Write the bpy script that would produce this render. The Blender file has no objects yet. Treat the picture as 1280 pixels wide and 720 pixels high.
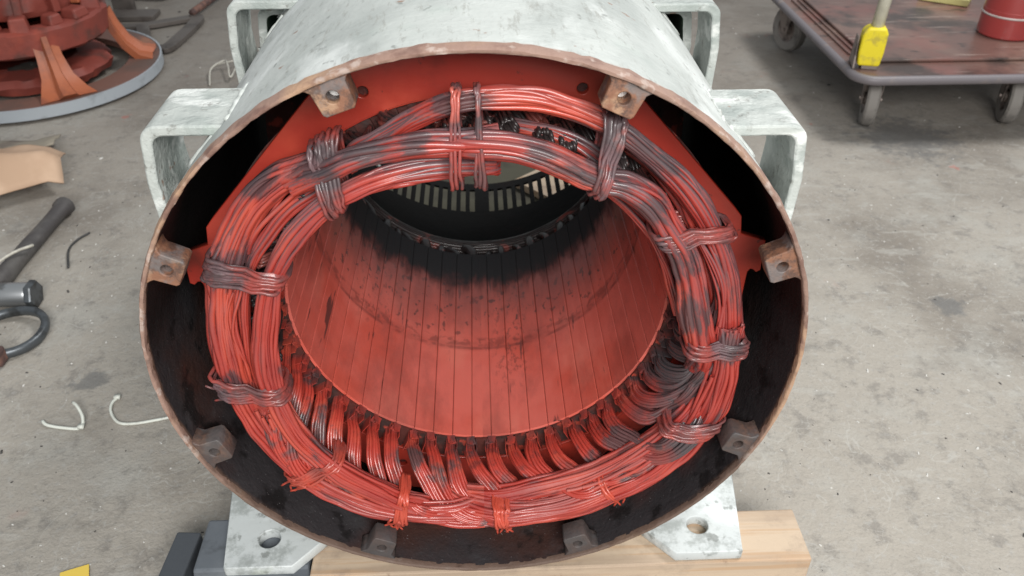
import bpy, bmesh, math, random
from mathutils import Vector, Matrix, noise
import numpy as np
R = math.radians
PI = math.pi
random.seed(7)
rng = np.random.default_rng(5)
scn = bpy.context.scene
COL = scn.collection

# ------------------------------------------------------------------ camera, world, lights, exposure
cam = bpy.data.cameras.new("camera")
cam.sensor_width = 36.0
cam.lens = 36.0 * 1040.4 / 1280.0
cam.clip_start = 0.02
cam.clip_end = 60
camo = bpy.data.objects.new("camera", cam)
COL.objects.link(camo)
camo.location = (0.0070, -0.6791, 0.5879)
camo.rotation_mode = 'XYZ'
camo.rotation_euler = (R(90 - 35.3675), 0, R(-2.3125))
cam.dof.use_dof = True
cam.dof.focus_distance = 0.9
cam.dof.aperture_fstop = 10
scn.camera = camo

w = bpy.data.worlds.new("World")
scn.world = w
w.use_nodes = True
bgn = w.node_tree.nodes['Background']
bgn.inputs[0].default_value = (0.90, 0.96, 1.0, 1)
bgn.inputs[1].default_value = 0.26


def area(name, loc, target, sx, sy, power, col):
    l = bpy.data.lights.new(name, 'AREA')
    l.shape = 'RECTANGLE'
    l.size = sx
    l.size_y = sy
    l.energy = power
    l.color = col
    o = bpy.data.objects.new(name, l)
    COL.objects.link(o)
    o.location = loc
    o.rotation_euler = (Vector(target) - Vector(loc)).to_track_quat('-Z', 'Y').to_euler()
    return o


area("roof_light", (2.1, 1.7, 3.3), (0.2, 0.7, -0.3), 1.3, 1.0, 78, (1.0, 0.99, 0.97))
area("doorway_light", (0.45, -2.5, 1.75), (0.0, 0.1, -0.2), 1.8, 1.2, 98, (1.0, 0.98, 0.95))

scn.view_settings.view_transform = 'Standard'
scn.view_settings.look = 'None'
scn.view_settings.exposure = 0.68
scn.view_settings.gamma = 1.0
scn.render.engine = 'CYCLES'
scn.cycles.use_denoising = True
scn.cycles.max_bounces = 8

# ------------------------------------------------------------------ materials


def material(name, base, rough=0.6, metal=0.0, layers=(), bump=None, coat=0.0, world=True, rough_noise=None, spec=0.5):
    """base colour, then noise-masked layers: dict(c, s scale, lo, hi, st stretch, d detail, w weight, axis=(ax, a, b) ramp)"""
    m = bpy.data.materials.new(name)
    m.use_nodes = True
    nt = m.node_tree
    N, L = nt.nodes, nt.links
    b = N['Principled BSDF']
    b.inputs['Roughness'].default_value = rough
    b.inputs['Metallic'].default_value = metal
    b.inputs['Specular IOR Level'].default_value = spec
    b.inputs['Coat Weight'].default_value = coat
    b.inputs['Coat Roughness'].default_value = 0.16
    if world:
        g = N.new('ShaderNodeNewGeometry')
        pos = g.outputs['Position']
    else:
        g = N.new('ShaderNodeTexCoord')
        pos = g.outputs['Object']
    pos0 = pos
    sep = N.new('ShaderNodeSeparateXYZ')
    L.new(pos, sep.inputs[0])

    pc = []

    def polar_pos():
        if not pc:
            def mth(op, a, bb):
                r_ = N.new('ShaderNodeMath')
                r_.operation = op
                for k, v in enumerate((a, bb)):
                    if isinstance(v, (int, float)):
                        r_.inputs[k].default_value = v
                    else:
                        L.new(v, r_.inputs[k])
                return r_.outputs[0]
            x, y, z = sep.outputs
            ang = mth('MULTIPLY', mth('ARCTAN2', x, z), .26)
            rad = mth('SQRT', mth('ADD', mth('MULTIPLY', x, x), mth('MULTIPLY', z, z)), 0)
            cb = N.new('ShaderNodeCombineXYZ')
            L.new(ang, cb.inputs[0])
            L.new(rad, cb.inputs[1])
            L.new(y, cb.inputs[2])
            pc.append(cb.outputs[0])
        return pc[0]

    def nz(s, d=4, st=(1, 1, 1), off=0.0, dist=0.0, r=0.55, polar=False):
        pos = polar_pos() if polar else pos0
        mp = N.new('ShaderNodeMapping')
        mp.inputs['Scale'].default_value = st
        mp.inputs['Location'].default_value = (off, off * 1.7, off * .6)
        L.new(pos, mp.inputs[0])
        n = N.new('ShaderNodeTexNoise')
        n.inputs['Scale'].default_value = s
        n.inputs['Detail'].default_value = d
        n.inputs['Roughness'].default_value = r
        n.inputs['Distortion'].default_value = dist
        L.new(mp.outputs[0], n.inputs['Vector'])
        return n.outputs['Fac']

    def ramp(v, lo, hi, a=0.0, bb=1.0):
        r = N.new('ShaderNodeMapRange')
        r.interpolation_type = 'SMOOTHSTEP'
        r.inputs[1].default_value = lo
        r.inputs[2].default_value = hi
        r.inputs[3].default_value = a
        r.inputs[4].default_value = bb
        L.new(v, r.inputs[0])
        return r.outputs[0]

    def math_(op, a, bb):
        r = N.new('ShaderNodeMath')
        r.operation = op
        for k, v in enumerate((a, bb)):
            if isinstance(v, (int, float)):
                r.inputs[k].default_value = v
            else:
                L.new(v, r.inputs[k])
        return r.outputs[0]
    cur = None
    rgb = N.new('ShaderNodeRGB')
    rgb.outputs[0].default_value = (*base, 1)
    cur = rgb.outputs[0]
    rcur = None
    for k, ly in enumerate(layers):
        f = nz(ly.get('s', 10), ly.get('d', 5), ly.get('st', (1, 1, 1)), ly.get('o', k * 3.1 + 1), ly.get('dist', 0), ly.get('r', .55), ly.get('polar', False))
        if 'spots' in ly:
            fac = None
            for (c, rad) in ly['spots']:
                vd = N.new('ShaderNodeVectorMath')
                vd.operation = 'DISTANCE'
                L.new(pos, vd.inputs[0])
                vd.inputs[1].default_value = c
                q = ramp(math_('ADD', math_('DIVIDE', vd.outputs['Value'], -rad), math_('MULTIPLY', math_('SUBTRACT', f, 0.5), ly.get('amp', 5.0))), -1.45, -.60)
                fac = q if fac is None else math_('MAXIMUM', fac, q)
        elif 'line' in ly:
            fac = ramp(math_('ABSOLUTE', math_('SUBTRACT', f, ly['line'][0]), 0), ly['line'][1], 0.0, 0.0, 1.0) if False else ramp(math_('MULTIPLY', math_('ABSOLUTE', math_('SUBTRACT', f, ly['line'][0]), 0), -1.0), -ly['line'][1], 0.0)
        elif 'axis' in ly:   # boundary along an axis, broken up by the noise
            ax, a, bb, amp = ly['axis']
            v = sep.outputs[ax]
            v = math_('ADD', v, math_('MULTIPLY', math_('SUBTRACT', f, 0.5), amp))
            fac = ramp(v, a, bb)
            if a > bb:
                fac = ramp(math_('MULTIPLY', v, -1.0), -a, -bb)
        else:
            fac = ramp(f, ly.get('lo', .45), ly.get('hi', .6))
        if 'up' in ly:
            sn = N.new('ShaderNodeSeparateXYZ')
            L.new((N.new('ShaderNodeNewGeometry')).outputs['Normal'], sn.inputs[0])
            fac = math_('MULTIPLY', fac, ramp(sn.outputs[2], *ly['up']))
        if 'band' in ly:
            q = None
            for (ax, c, hw_) in ly['band']:
                v = math_('MULTIPLY', math_('ABSOLUTE', math_('SUBTRACT', sep.outputs[ax], c), 0), -1.0)
                v = ramp(v, -hw_, -hw_ * .4)
                fac = math_('MULTIPLY', fac, v)
        if 'mask' in ly:
            ax, a, bb = ly['mask']
            if a < bb:
                mk = ramp(sep.outputs[ax], a, bb)
            else:
                mk = ramp(math_('MULTIPLY', sep.outputs[ax], -1.0), -a, -bb)
            fac = math_('MULTIPLY', fac, mk)
        fac = math_('MULTIPLY', fac, ly.get('w', 1.0))
        mx = N.new('ShaderNodeMix')
        mx.data_type = 'RGBA'
        L.new(fac, mx.inputs[0])
        L.new(cur, mx.inputs[6])
        mx.inputs[7].default_value = (*ly['c'], 1)
        cur = mx.outputs[2]
        if 'rg' in ly:
            mr = N.new('ShaderNodeMix')
            L.new(fac, mr.inputs[0])
            if rcur is None:
                mr.inputs[2].default_value = rough
            else:
                L.new(rcur, mr.inputs[2])
            mr.inputs[3].default_value = ly['rg']
            rcur = mr.outputs[0]
    L.new(cur, b.inputs['Base Color'])
    if rcur is not None:
        L.new(rcur, b.inputs['Roughness'])
    if bump:
        prev = None
        for (s, st, dist) in bump:
            bp = N.new('ShaderNodeBump')
            bp.inputs['Strength'].default_value = st
            bp.inputs['Distance'].default_value = dist
            L.new(nz(s, 6, off=s * .37), bp.inputs['Height'])
            if prev:
                L.new(prev, bp.inputs['Normal'])
            prev = bp.outputs[0]
        L.new(prev, b.inputs['Normal'])
    return m




def pol(a, r, y):
    return Vector((r * math.sin(R(a)), y, r * math.cos(R(a))))


SOOT = [(pol(44, .250, .02), .018), (pol(-22, .268, .03), .022), (pol(40, .292, .04), .018), (pol(-45, .292, .05), .016), (pol(31, .272, .03), .040), (pol(-67, .280, .04), .026), (pol(-101, .292, .04), .022), (pol(91, .276, .03), .018), (pol(60, .232, .03), .022), (pol(78, .226, .03), .030),
        (pol(-33, .272, .03), .024), (pol(118, .286, .04), .022), (pol(-3, .286, .04), .026), (pol(104, .240, .07), .034), (pol(-125, .238, .05), .022), (pol(-12, .262, .018), .014), (pol(14, .256, .018), .016), (pol(-158, .296, .03), .014)]
M = {}
M['floor'] = material('concrete floor', (0.335, 0.308, 0.270), 0.72, layers=[
    dict(c=(0.17, 0.148, 0.125), s=1.7, lo=.47, hi=.68, w=.75, d=8, r=.62),
    dict(c=(0.36, 0.35, 0.32), s=5, lo=.5, hi=.68, w=.6, d=8, r=.65),
    dict(c=(0.15, 0.135, 0.12), s=12, lo=.50, hi=.70, w=.28, d=9, r=.72, o=81),
    dict(c=(0.15, 0.14, 0.13), s=22, lo=.52, hi=.66, w=.5, d=8, r=.7),
    dict(c=(0.36, 0.35, 0.33), s=75, lo=.55, hi=.7, w=.5, d=4),
    dict(c=(0.13, 0.125, 0.12), s=150, lo=.55, hi=.72, w=.3, d=4),
    dict(c=(0.42, 0.41, 0.38), s=6, line=(.5, .006), w=.5, d=3, dist=1.2, o=41),
    dict(c=(0.15, 0.135, 0.12), s=3.2, line=(.46, .003), w=.22, d=5, dist=.8, o=51),
    dict(c=(0.40, 0.39, 0.36), s=14, line=(.53, .008), w=.5, d=2, dist=2.5, o=61),
    dict(c=(0.10, 0.105, 0.11), s=26, d=8, r=.75, spots=[((1.27, 1.555, -.48), .12), ((-.75, .55, -.48), .03), ((1.0, .72, -.48), .03)], amp=4.5, w=.6),
    dict(c=(0.10, 0.09, 0.08), s=7, lo=.655, hi=.72, w=.6, d=9, r=.7, o=71),
    dict(c=(0.34, 0.15, 0.12), s=4.5, lo=.64, hi=.74, w=.38, d=7, o=9.3),
    dict(c=(0.42, 0.13, 0.10), s=13, lo=.70, hi=.76, w=.6, d=5, o=4.3),
    dict(c=(0.40, 0.39, 0.36), s=9, lo=.60, hi=.66, w=.35, d=8, st=(1, 3.0, 1), o=2.2),
    dict(c=(0.12, 0.10, 0.085), s=2.0, axis=(1, .8, 3.0, 1.4), w=.6),  # darker with distance: stains, and weaker light put into the colour
], bump=[(9, .3, .012), (60, .5, .005), (220, .6, .002)], spec=.35)
M['shell'] = material('worn pale grey paint', (0.47, 0.495, 0.475), 0.55, layers=[
    dict(c=(0.33, 0.355, 0.34), s=7, lo=.42, hi=.66, w=.85, d=7, st=(1, .5, 1)),
    dict(c=(0.62, 0.645, 0.63), s=11, lo=.5, hi=.66, w=.8, d=7, st=(1.4, .6, 1), o=8),
    dict(c=(0.17, 0.17, 0.155), s=16, lo=.58, hi=.74, w=.5, d=9, r=.7, st=(1.4, .35, 1.4), o=3),
    dict(c=(0.17, 0.18, 0.17), s=55, lo=.63, hi=.72, w=.65, d=5, o=5, st=(1, .6, 1)),
    dict(c=(0.33, 0.40, 0.36), s=4, lo=.56, hi=.7, w=.5, d=5, o=15),
    dict(c=(0.26, 0.14, 0.09), s=34, lo=.68, hi=.72, w=.75, d=6, o=25),
    dict(c=(0.24, 0.235, 0.21), s=70, lo=.54, hi=.66, w=.5, d=8, r=.75, st=(1.5, .3, 1), o=35),
    dict(c=(0.30, 0.16, 0.11), s=30, axis=(1, .018, .008, .012), w=.9),
], bump=[(14, .3, .006), (40, .4, .004), (140, .35, .0015)])
M['bracket'] = material('chipped white paint', (0.40, 0.425, 0.405), 0.5, layers=[
    dict(c=(0.27, 0.305, 0.29), s=13, lo=.46, hi=.64, w=.8, d=7),
    dict(c=(0.62, 0.64, 0.62), s=24, lo=.54, hi=.64, w=.9, d=6, o=6, st=(.5, 1, 1)),
    dict(c=(0.14, 0.135, 0.12), s=55, lo=.58, hi=.68, w=.65, d=8, r=.7, o=3),
    dict(c=(0.24, 0.13, 0.085), s=40, lo=.66, hi=.71, w=.75, d=6, o=25),
    dict(c=(0.24, 0.32, 0.27), s=9, lo=.60, hi=.74, w=.55, d=5, o=11),
], bump=[(22, .8, .008), (60, .6, .004), (170, .35, .0015)])
M['green'] = material('dark green paint', (0.035, 0.085, 0.045), 0.5, layers=[dict(c=(0.01, 0.02, 0.012), s=9, lo=.4, hi=.6)])
M['rim'] = material('bare rusty rim', (0.26, 0.165, 0.13), 0.7, layers=[
    dict(c=(0.38, 0.24, 0.155), s=9, lo=.5, hi=.64, w=.9, d=5),
    dict(c=(0.17, 0.095, 0.075), s=30, lo=.5, hi=.66, w=.9, d=7),
    dict(c=(0.42, 0.34, 0.30), s=60, lo=.56, hi=.68, w=.8, d=6),
    dict(c=(0.06, 0.045, 0.04), s=17, lo=.62, hi=.72, w=.8, d=6),
    dict(c=(0.085, 0.055, 0.04), s=30, axis=(2, -.06, -.20, .2), w=.85),
], bump=[(70, .6, .003), (220, .4, .0012)])
M['inside'] = material('sooty shell interior with shade', (0.030, 0.027, 0.029), 0.62, layers=[
    dict(c=(0.050, 0.020, 0.014), s=5, lo=.45, hi=.65, w=.8, d=6),
    dict(c=(0.045, 0.043, 0.045), s=14, lo=.5, hi=.72, w=.8, d=8, r=.7),
    dict(c=(0.008, 0.007, 0.007), s=26, lo=.55, hi=.66, w=.8, d=7),
    dict(c=(0.17, 0.03, 0.02), s=9, lo=.58, hi=.74, w=.6, d=4, o=7, mask=(1, .03, .10)),
    dict(c=(0.25, 0.24, 0.25), s=330, lo=.70, hi=.76, w=.7, d=2),
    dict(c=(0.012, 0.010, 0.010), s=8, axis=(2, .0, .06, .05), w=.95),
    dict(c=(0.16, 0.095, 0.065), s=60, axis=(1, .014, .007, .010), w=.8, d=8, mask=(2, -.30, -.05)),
    dict(c=(0.006, 0.006, 0.006), s=8, axis=(1, .40, .55, .05), w=.97, rg=.9),  # rear depth blackened: shade put into the colour over the soot
], bump=[(50, .5, .004), (260, .5, .0015)], spec=.18)
M['lug'] = material('rusty steel lug', (0.21, 0.098, 0.058), 0.62, layers=[
    dict(c=(0.38, 0.24, 0.15), s=34, lo=.52, hi=.64, w=.7, d=6),
    dict(c=(0.075, 0.045, 0.036), s=55, lo=.46, hi=.60, w=.85, d=8, r=.68),
    dict(c=(0.15, 0.14, 0.14), s=34, lo=.50, hi=.60, w=.7, d=6, o=2),
    dict(c=(0.05, 0.046, 0.047), s=40, axis=(2, .02, -.16, .25), w=.88),
], bump=[(80, .6, .003), (240, .4, .001)])
M['thread'] = material('bright threaded steel', (0.95, 0.94, 0.92), 0.45, .35, layers=[
    dict(c=(0.3, 0.2, 0.14), s=120, lo=.55, hi=.65, w=.3)])
M['hole'] = material('dark hole', (0.01, 0.009, 0.009), 0.8, layers=[dict(c=(.03, .02, .015), s=40)])
RED = (0.55, 0.055, 0.026)
M['plate'] = material('red oxide end plate', (0.35, 0.030, 0.018), 0.45, layers=[
    dict(c=(0.34, 0.030, 0.016), s=7, lo=.45, hi=.65, w=.7, d=5),
    dict(c=(0.46, 0.060, 0.032), s=12, lo=.5, hi=.7, w=.6, d=5, o=7),
    dict(c=(0.10, 0.02, 0.014), s=9, lo=.56, hi=.72, w=.75, d=7, o=12),
    dict(c=(0.05, 0.02, 0.016), s=70, lo=.66, hi=.72, w=.6, d=3),
], bump=[(25, .2, .003)], coat=.15)
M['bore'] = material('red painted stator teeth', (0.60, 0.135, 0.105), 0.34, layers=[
    dict(c=(0.50, 0.070, 0.042), s=6, lo=.42, hi=.66, w=.7, d=6),
    dict(c=(0.64, 0.18, 0.135), s=13, lo=.5, hi=.68, w=.6, d=6, o=4, st=(1, .4, 1)),
    dict(c=(0.30, 0.060, 0.045), s=5.0, axis=(1, .298, .306, .010), w=.30, o=3),  # darker behind the lit front part: shade edge put into the tooth colour
    dict(c=(0.66, 0.135, 0.100), s=60, axis=(1, .318, .330, .012), w=.35, o=33),
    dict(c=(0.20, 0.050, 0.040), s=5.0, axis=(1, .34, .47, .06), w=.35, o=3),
    dict(c=(0.06, 0.028, 0.024), s=95, lo=.60, hi=.64, w=.8, d=6, o=6, st=(1, .5, 1), mask=(1, .27, .38)),
    dict(c=(0.03, 0.024, 0.024), s=60, lo=.66, hi=.70, w=.8, d=5, o=21, polar=True, st=(1, 1, .12)),
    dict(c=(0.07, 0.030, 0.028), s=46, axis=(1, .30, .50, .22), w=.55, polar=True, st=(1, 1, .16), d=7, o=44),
    dict(c=(0.20, 0.05, 0.042), s=8, lo=.46, hi=.66, w=.5, d=7, r=.65, o=47, polar=True, st=(1, 1, .5)),
    dict(c=(0.06, 0.028, 0.024), s=120, lo=.50, hi=.64, w=.7, r=.7, d=6, o=6, st=(1, .45, 1), band=[(0, .045, .035)], mask=(1, .16, .30)),
    dict(c=(0.06, 0.028, 0.024), s=120, lo=.52, hi=.66, w=.7, r=.7, d=6, o=16, st=(1, .45, 1), band=[(0, -.155, .035)], mask=(1, .26, .34)),
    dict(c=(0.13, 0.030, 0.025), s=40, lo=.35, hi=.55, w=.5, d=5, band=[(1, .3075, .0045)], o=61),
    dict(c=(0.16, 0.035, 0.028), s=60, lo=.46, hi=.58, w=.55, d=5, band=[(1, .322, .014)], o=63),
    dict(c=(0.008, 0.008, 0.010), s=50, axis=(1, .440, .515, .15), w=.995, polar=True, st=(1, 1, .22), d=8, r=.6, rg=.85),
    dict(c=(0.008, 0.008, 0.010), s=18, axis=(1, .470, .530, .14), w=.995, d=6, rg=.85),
], bump=[(60, .2, .002), (260, .15, .0008)], coat=0, spec=.45)
M['liner'] = material('slot wedge', (0.30, 0.045, 0.03), 0.5, layers=[
    dict(c=(0.06, 0.025, 0.02), s=14, lo=.50, hi=.62, w=.85, d=3, st=(1, .3, 1)),
    dict(c=(0.62, 0.26, 0.20), s=17, lo=.42, hi=.54, w=.8, d=3, o=5, st=(1, .3, 1)),
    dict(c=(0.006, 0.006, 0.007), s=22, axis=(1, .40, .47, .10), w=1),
])
M['core'] = material('dark red core', (0.07, 0.016, 0.012), 0.6, layers=[
    dict(c=(0.03, 0.016, 0.014), s=30, lo=.45, hi=.6, w=.9, d=5),
    dict(c=(0.40, 0.05, 0.028), s=45, lo=.56, hi=.66, w=.8, d=5)], bump=[(60, .6, .004)])
COILBASE = dict(rough=0.38, coat=0.42)
M['coil'] = material('red varnished winding wire', (0.34, 0.036, 0.026), layers=[
    dict(c=(0.47, 0.068, 0.040), s=26, lo=.50, hi=.66, w=.8, d=3, o=4, polar=True, st=(.25, 1, 1)),
    dict(c=(0.26, 0.026, 0.022), s=60, lo=.48, hi=.64, w=.75, d=5, o=9, polar=True, st=(.15, 1, 1)),
    dict(c=(0.34, 0.135, 0.125), s=40, lo=.42, hi=.64, w=.5, d=6, o=17, polar=True, st=(.2, 1, 1), up=(-.1, .7), rg=.42),
    dict(c=(0.10, 0.082, 0.092), s=30, lo=.38, hi=.60, w=.85, d=7, o=14, polar=True, st=(.22, 1, 1), up=(-.2, .6), rg=.5, mask=(2, -.20, .12)),
    dict(c=(0.04, 0.034, 0.038), s=48, lo=.56, hi=.70, w=.85, d=8, r=.65, o=2, polar=True, st=(.16, 1, 1), rg=.6),
    dict(c=(0.045, 0.037, 0.042), s=70, d=8, r=.72, spots=SOOT, w=.85, rg=.55, polar=True, st=(.22, 1, 1)),
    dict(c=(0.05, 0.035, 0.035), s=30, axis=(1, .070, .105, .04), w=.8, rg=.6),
], bump=[(180, .25, .001)], **COILBASE)
M['coil_dirty'] = material('sooty winding leads', (0.38, 0.042, 0.029), layers=[
    dict(c=(0.48, 0.085, 0.052), s=20, lo=.5, hi=.66, w=.6, d=4, o=4),
    dict(c=(0.16, 0.035, 0.03), s=40, lo=.50, hi=.66, w=.8, d=7, o=9),
    dict(c=(0.05, 0.042, 0.045), s=17, lo=.52, hi=.62, w=.85, d=7, o=12, rg=.6),
    dict(c=(0.05, 0.042, 0.046), s=60, d=7, r=.7, spots=SOOT, w=.85, rg=.55),
    dict(c=(0.045, 0.040, 0.044), s=22, axis=(0, .16, .24, .12), w=.85, mask=(2, -.24, -.16), rg=.6),
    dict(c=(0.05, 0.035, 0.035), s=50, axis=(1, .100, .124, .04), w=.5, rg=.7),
], bump=[(180, .3, .001)], **COILBASE)
M['cord'] = material('varnished lacing cord', (0.27, 0.050, 0.042), layers=[
    dict(c=(0.10, 0.085, 0.096), s=34, d=7, r=.65, spots=SOOT, w=.8, rg=.5),
    dict(c=(0.055, 0.042, 0.045), s=34, lo=.38, hi=.60, w=.78, d=7, o=3, rg=.55),
    dict(c=(0.50, 0.10, 0.07), s=14, lo=.55, hi=.66, w=.8, d=4, o=8),
    dict(c=(0.55, 0.07, 0.035), s=30, axis=(2, -.10, -.24, .1), w=.75),
], bump=[(240, .5, .001)], rough=.4, coat=.35)
M['rear_coil'] = material('blackened rear winding', (0.016, 0.010, 0.010), 0.6, layers=[
    dict(c=(0.20, 0.045, 0.035), s=26, lo=.55, hi=.64, w=.8, d=5)], coat=.3)
M['wood'] = material('pale softwood plank', (0.37, 0.28, 0.205), 0.7, layers=[
    dict(c=(0.52, 0.41, 0.30), s=4, lo=.4, hi=.6, st=(.5, 6, 6), w=.8),
    dict(c=(0.42, 0.27, 0.16), s=10, lo=.52, hi=.64, st=(.35, 9, 9), w=.7, d=6),
    dict(c=(0.40, 0.15, 0.11), s=11, lo=.64, hi=.70, w=.6, o=5.2),
    dict(c=(0.20, 0.13, 0.09), s=26, lo=.64, hi=.72, w=.7, o=12),
    dict(c=(0.24, 0.18, 0.14), s=8, lo=.48, hi=.66, w=.75, d=8, r=.7, o=17),
], bump=[(60, .3, .002)])
M['slate'] = material('blue grey rubber', (0.105, 0.118, 0.135), 0.65, layers=[
    dict(c=(0.17, 0.185, 0.20), s=8, lo=.45, hi=.65, w=.8, d=5),
    dict(c=(0.06, 0.066, 0.075), s=30, lo=.55, hi=.7, w=.7, d=5)], bump=[(70, .3, .002)])
M['darkslate'] = material('dark grey rubber', (0.055, 0.062, 0.072), 0.7, layers=[
    dict(c=(0.10, 0.108, 0.118), s=9, lo=.5, hi=.68, w=.8, d=5)], bump=[(70, .3, .002)])
M['foot'] = material('scuffed grey foot paint', (0.50, 0.53, 0.53), 0.5, layers=[
    dict(c=(0.25, 0.27, 0.26), s=28, lo=.46, hi=.62, w=.75, d=8, r=.7),
    dict(c=(0.70, 0.74, 0.75), s=10, lo=.54, hi=.66, w=.8, d=5, o=4),
    dict(c=(0.16, 0.17, 0.16), s=48, lo=.60, hi=.68, w=.7, d=8, o=3),
    dict(c=(0.36, 0.40, 0.30), s=9, lo=.62, hi=.72, w=.6, d=5, o=8)], bump=[(45, .3, .003)])
# floor objects
M['oxide'] = material('red oxide casting', (0.20, 0.040, 0.028), 0.6, layers=[
    dict(c=(0.32, 0.06, 0.035), s=6, lo=.5, hi=.66, w=.8, d=5),
    dict(c=(0.08, 0.035, 0.028), s=9, lo=.5, hi=.66, w=.8, d=6, o=8)], bump=[(18, .4, .01)])
M['orange'] = material('orange painted spokes', (0.36, 0.105, 0.045), 0.5, layers=[
    dict(c=(0.22, 0.07, 0.04), s=9, lo=.46, hi=.62, w=.85, d=6)], bump=[(25, .3, .006)])
M['ring_face'] = material('brown ring face', (0.17, 0.085, 0.065), 0.6, layers=[
    dict(c=(0.09, 0.065, 0.055), s=5, lo=.45, hi=.62, w=.8, d=6),
    dict(c=(0.33, 0.14, 0.075), s=5, lo=.58, hi=.7, w=.7, d=5, o=7)])
M['machined'] = material('machined grey edge', (0.42, 0.46, 0.50), 0.45, .3, layers=[
    dict(c=(0.25, 0.27, 0.29), s=16, lo=.55, hi=.68, w=.6)])
M['shade'] = material('dull olive canvas', (0.075, 0.070, 0.048), 0.9, layers=[dict(c=(.045, .04, .03), s=9, lo=.45, hi=.65, w=.8, d=6)], bump=[(120, .3, .002)])  # olive tone stands for shaded floor behind the stator
M['scrap'] = material('dull scrap steel', (0.115, 0.10, 0.09), 0.6, .2, layers=[
    dict(c=(0.06, 0.05, 0.045), s=9, lo=.45, hi=.62, w=.8, d=5)])
M['rust'] = material('rusty rod', (0.16, 0.08, 0.06), 0.75, layers=[dict(c=(0.05, 0.03, 0.03), s=25, lo=.45, hi=.6, w=.8)])
M['card'] = material('brown cardboard', (0.52, 0.36, 0.25), 0.8, layers=[
    dict(c=(0.43, 0.285, 0.19), s=7, lo=.45, hi=.65, w=.8, d=4)])
M['card_old'] = material('dirty cardboard', (0.27, 0.24, 0.19), 0.85, layers=[
    dict(c=(0.15, 0.12, 0.10), s=9, lo=.5, hi=.65, w=.8, d=5)])
M['grip'] = material('black rubber grip', (0.05, 0.045, 0.045), 0.6, layers=[
    dict(c=(0.095, 0.09, 0.085), s=14, lo=.45, hi=.65, w=.8, d=6)], bump=[(50, .4, .003)])
M['steel'] = material('worn steel', (0.33, 0.34, 0.35), 0.38, .75, layers=[
    dict(c=(0.12, 0.12, 0.12), s=22, lo=.5, hi=.62, w=.8, d=5)])
M['darksteel'] = material('dark steel', (0.10, 0.11, 0.12), 0.4, .6, layers=[
    dict(c=(0.04, 0.04, 0.04), s=22, lo=.5, hi=.62, w=.8, d=5)])
M['nylon'] = material('pale nylon tie', (0.66, 0.68, 0.62), 0.45, layers=[dict(c=(.5, .5, .45), s=60, w=.5)])
M['wire'] = material('pale wire', (0.50, 0.48, 0.42), 0.5, layers=[dict(c=(.3, .28, .25), s=40, w=.5)])
M['blackwire'] = material('black wire', (0.03, 0.03, 0.03), 0.5, layers=[dict(c=(.05, .05, .05), s=40, w=.5)])
M['yellow'] = material('yellow paint', (0.78, 0.64, 0.02), 0.5, layers=[
    dict(c=(0.42, 0.34, 0.06), s=28, lo=.52, hi=.64, w=.7, d=6)], bump=[(60, .2, .003)])
M['yellow_paper'] = material('yellow card', (0.72, 0.52, 0.09), 0.7, layers=[dict(c=(.6, .42, .08), s=30, w=.5)])
M['pale_yellow'] = material('pale yellow packet', (0.62, 0.58, 0.24), 0.6, layers=[dict(c=(.5, .46, .2), s=20, w=.5)])
M['deck'] = material('brown painted steel deck', (0.135, 0.078, 0.065), 0.34, layers=[
    dict(c=(0.20, 0.125, 0.10), s=4, lo=.45, hi=.65, w=.7, d=6),
    dict(c=(0.22, 0.065, 0.055), s=4.5, lo=.52, hi=.70, w=.4, d=6, o=5),
    dict(c=(0.03, 0.027, 0.025), s=5, lo=.52, hi=.66, w=.75, d=7, o=13),
    dict(c=(0.40, 0.32, 0.28), s=26, lo=.60, hi=.70, w=.5, d=6, st=(.18, 2, 2), o=23),
    dict(c=(0.03, 0.024, 0.022), s=20, lo=.60, hi=.68, w=.7, d=7, st=(.6, 1.4, 1), o=29)], bump=[(20, .25, .006)])
M['bumper'] = material('grey vinyl bumper', (0.15, 0.135, 0.145), 0.5, layers=[
    dict(c=(0.22, 0.18, 0.16), s=13, lo=.56, hi=.68, w=.7, d=6)], bump=[(60, .2, .002)])
M['tyre'] = material('grey rubber tyre', (0.21, 0.195, 0.18), 0.7, layers=[dict(c=(.10, .09, .085), s=20, w=.8)], world=False)
M['wheelmetal'] = material('dusty wheel metal', (0.24, 0.20, 0.18), 0.55, .3, layers=[dict(c=(.06, .045, .04), s=30, w=.8)], world=False)
M['pole'] = material('cream pole', (0.60, 0.58, 0.48), 0.5, layers=[dict(c=(.42, .40, .32), s=12, w=.7)])
M['redbottle'] = material('red painted steel cylinder', (0.34, 0.045, 0.042), 0.4, layers=[
    dict(c=(0.30, 0.045, 0.045), s=9, lo=.45, hi=.62, w=.8, d=6),
    dict(c=(0.30, 0.17, 0.15), s=16, lo=.6, hi=.7, w=.6, d=6)], coat=.2)
M['paleband'] = material('pale band', (0.50, 0.44, 0.42), 0.5, layers=[dict(c=(.35, .3, .28), s=30, w=.5)])
M['grit'] = material('pale grit', (0.62, 0.61, 0.58), 0.6, layers=[dict(c=(.4, .4, .38), s=60, w=.6)])
M['darkgrit'] = material('dark grit', (0.06, 0.055, 0.05), 0.7, layers=[dict(c=(.03, .03, .03), s=60, w=.6)])

# ------------------------------------------------------------------ mesh helpers


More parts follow.
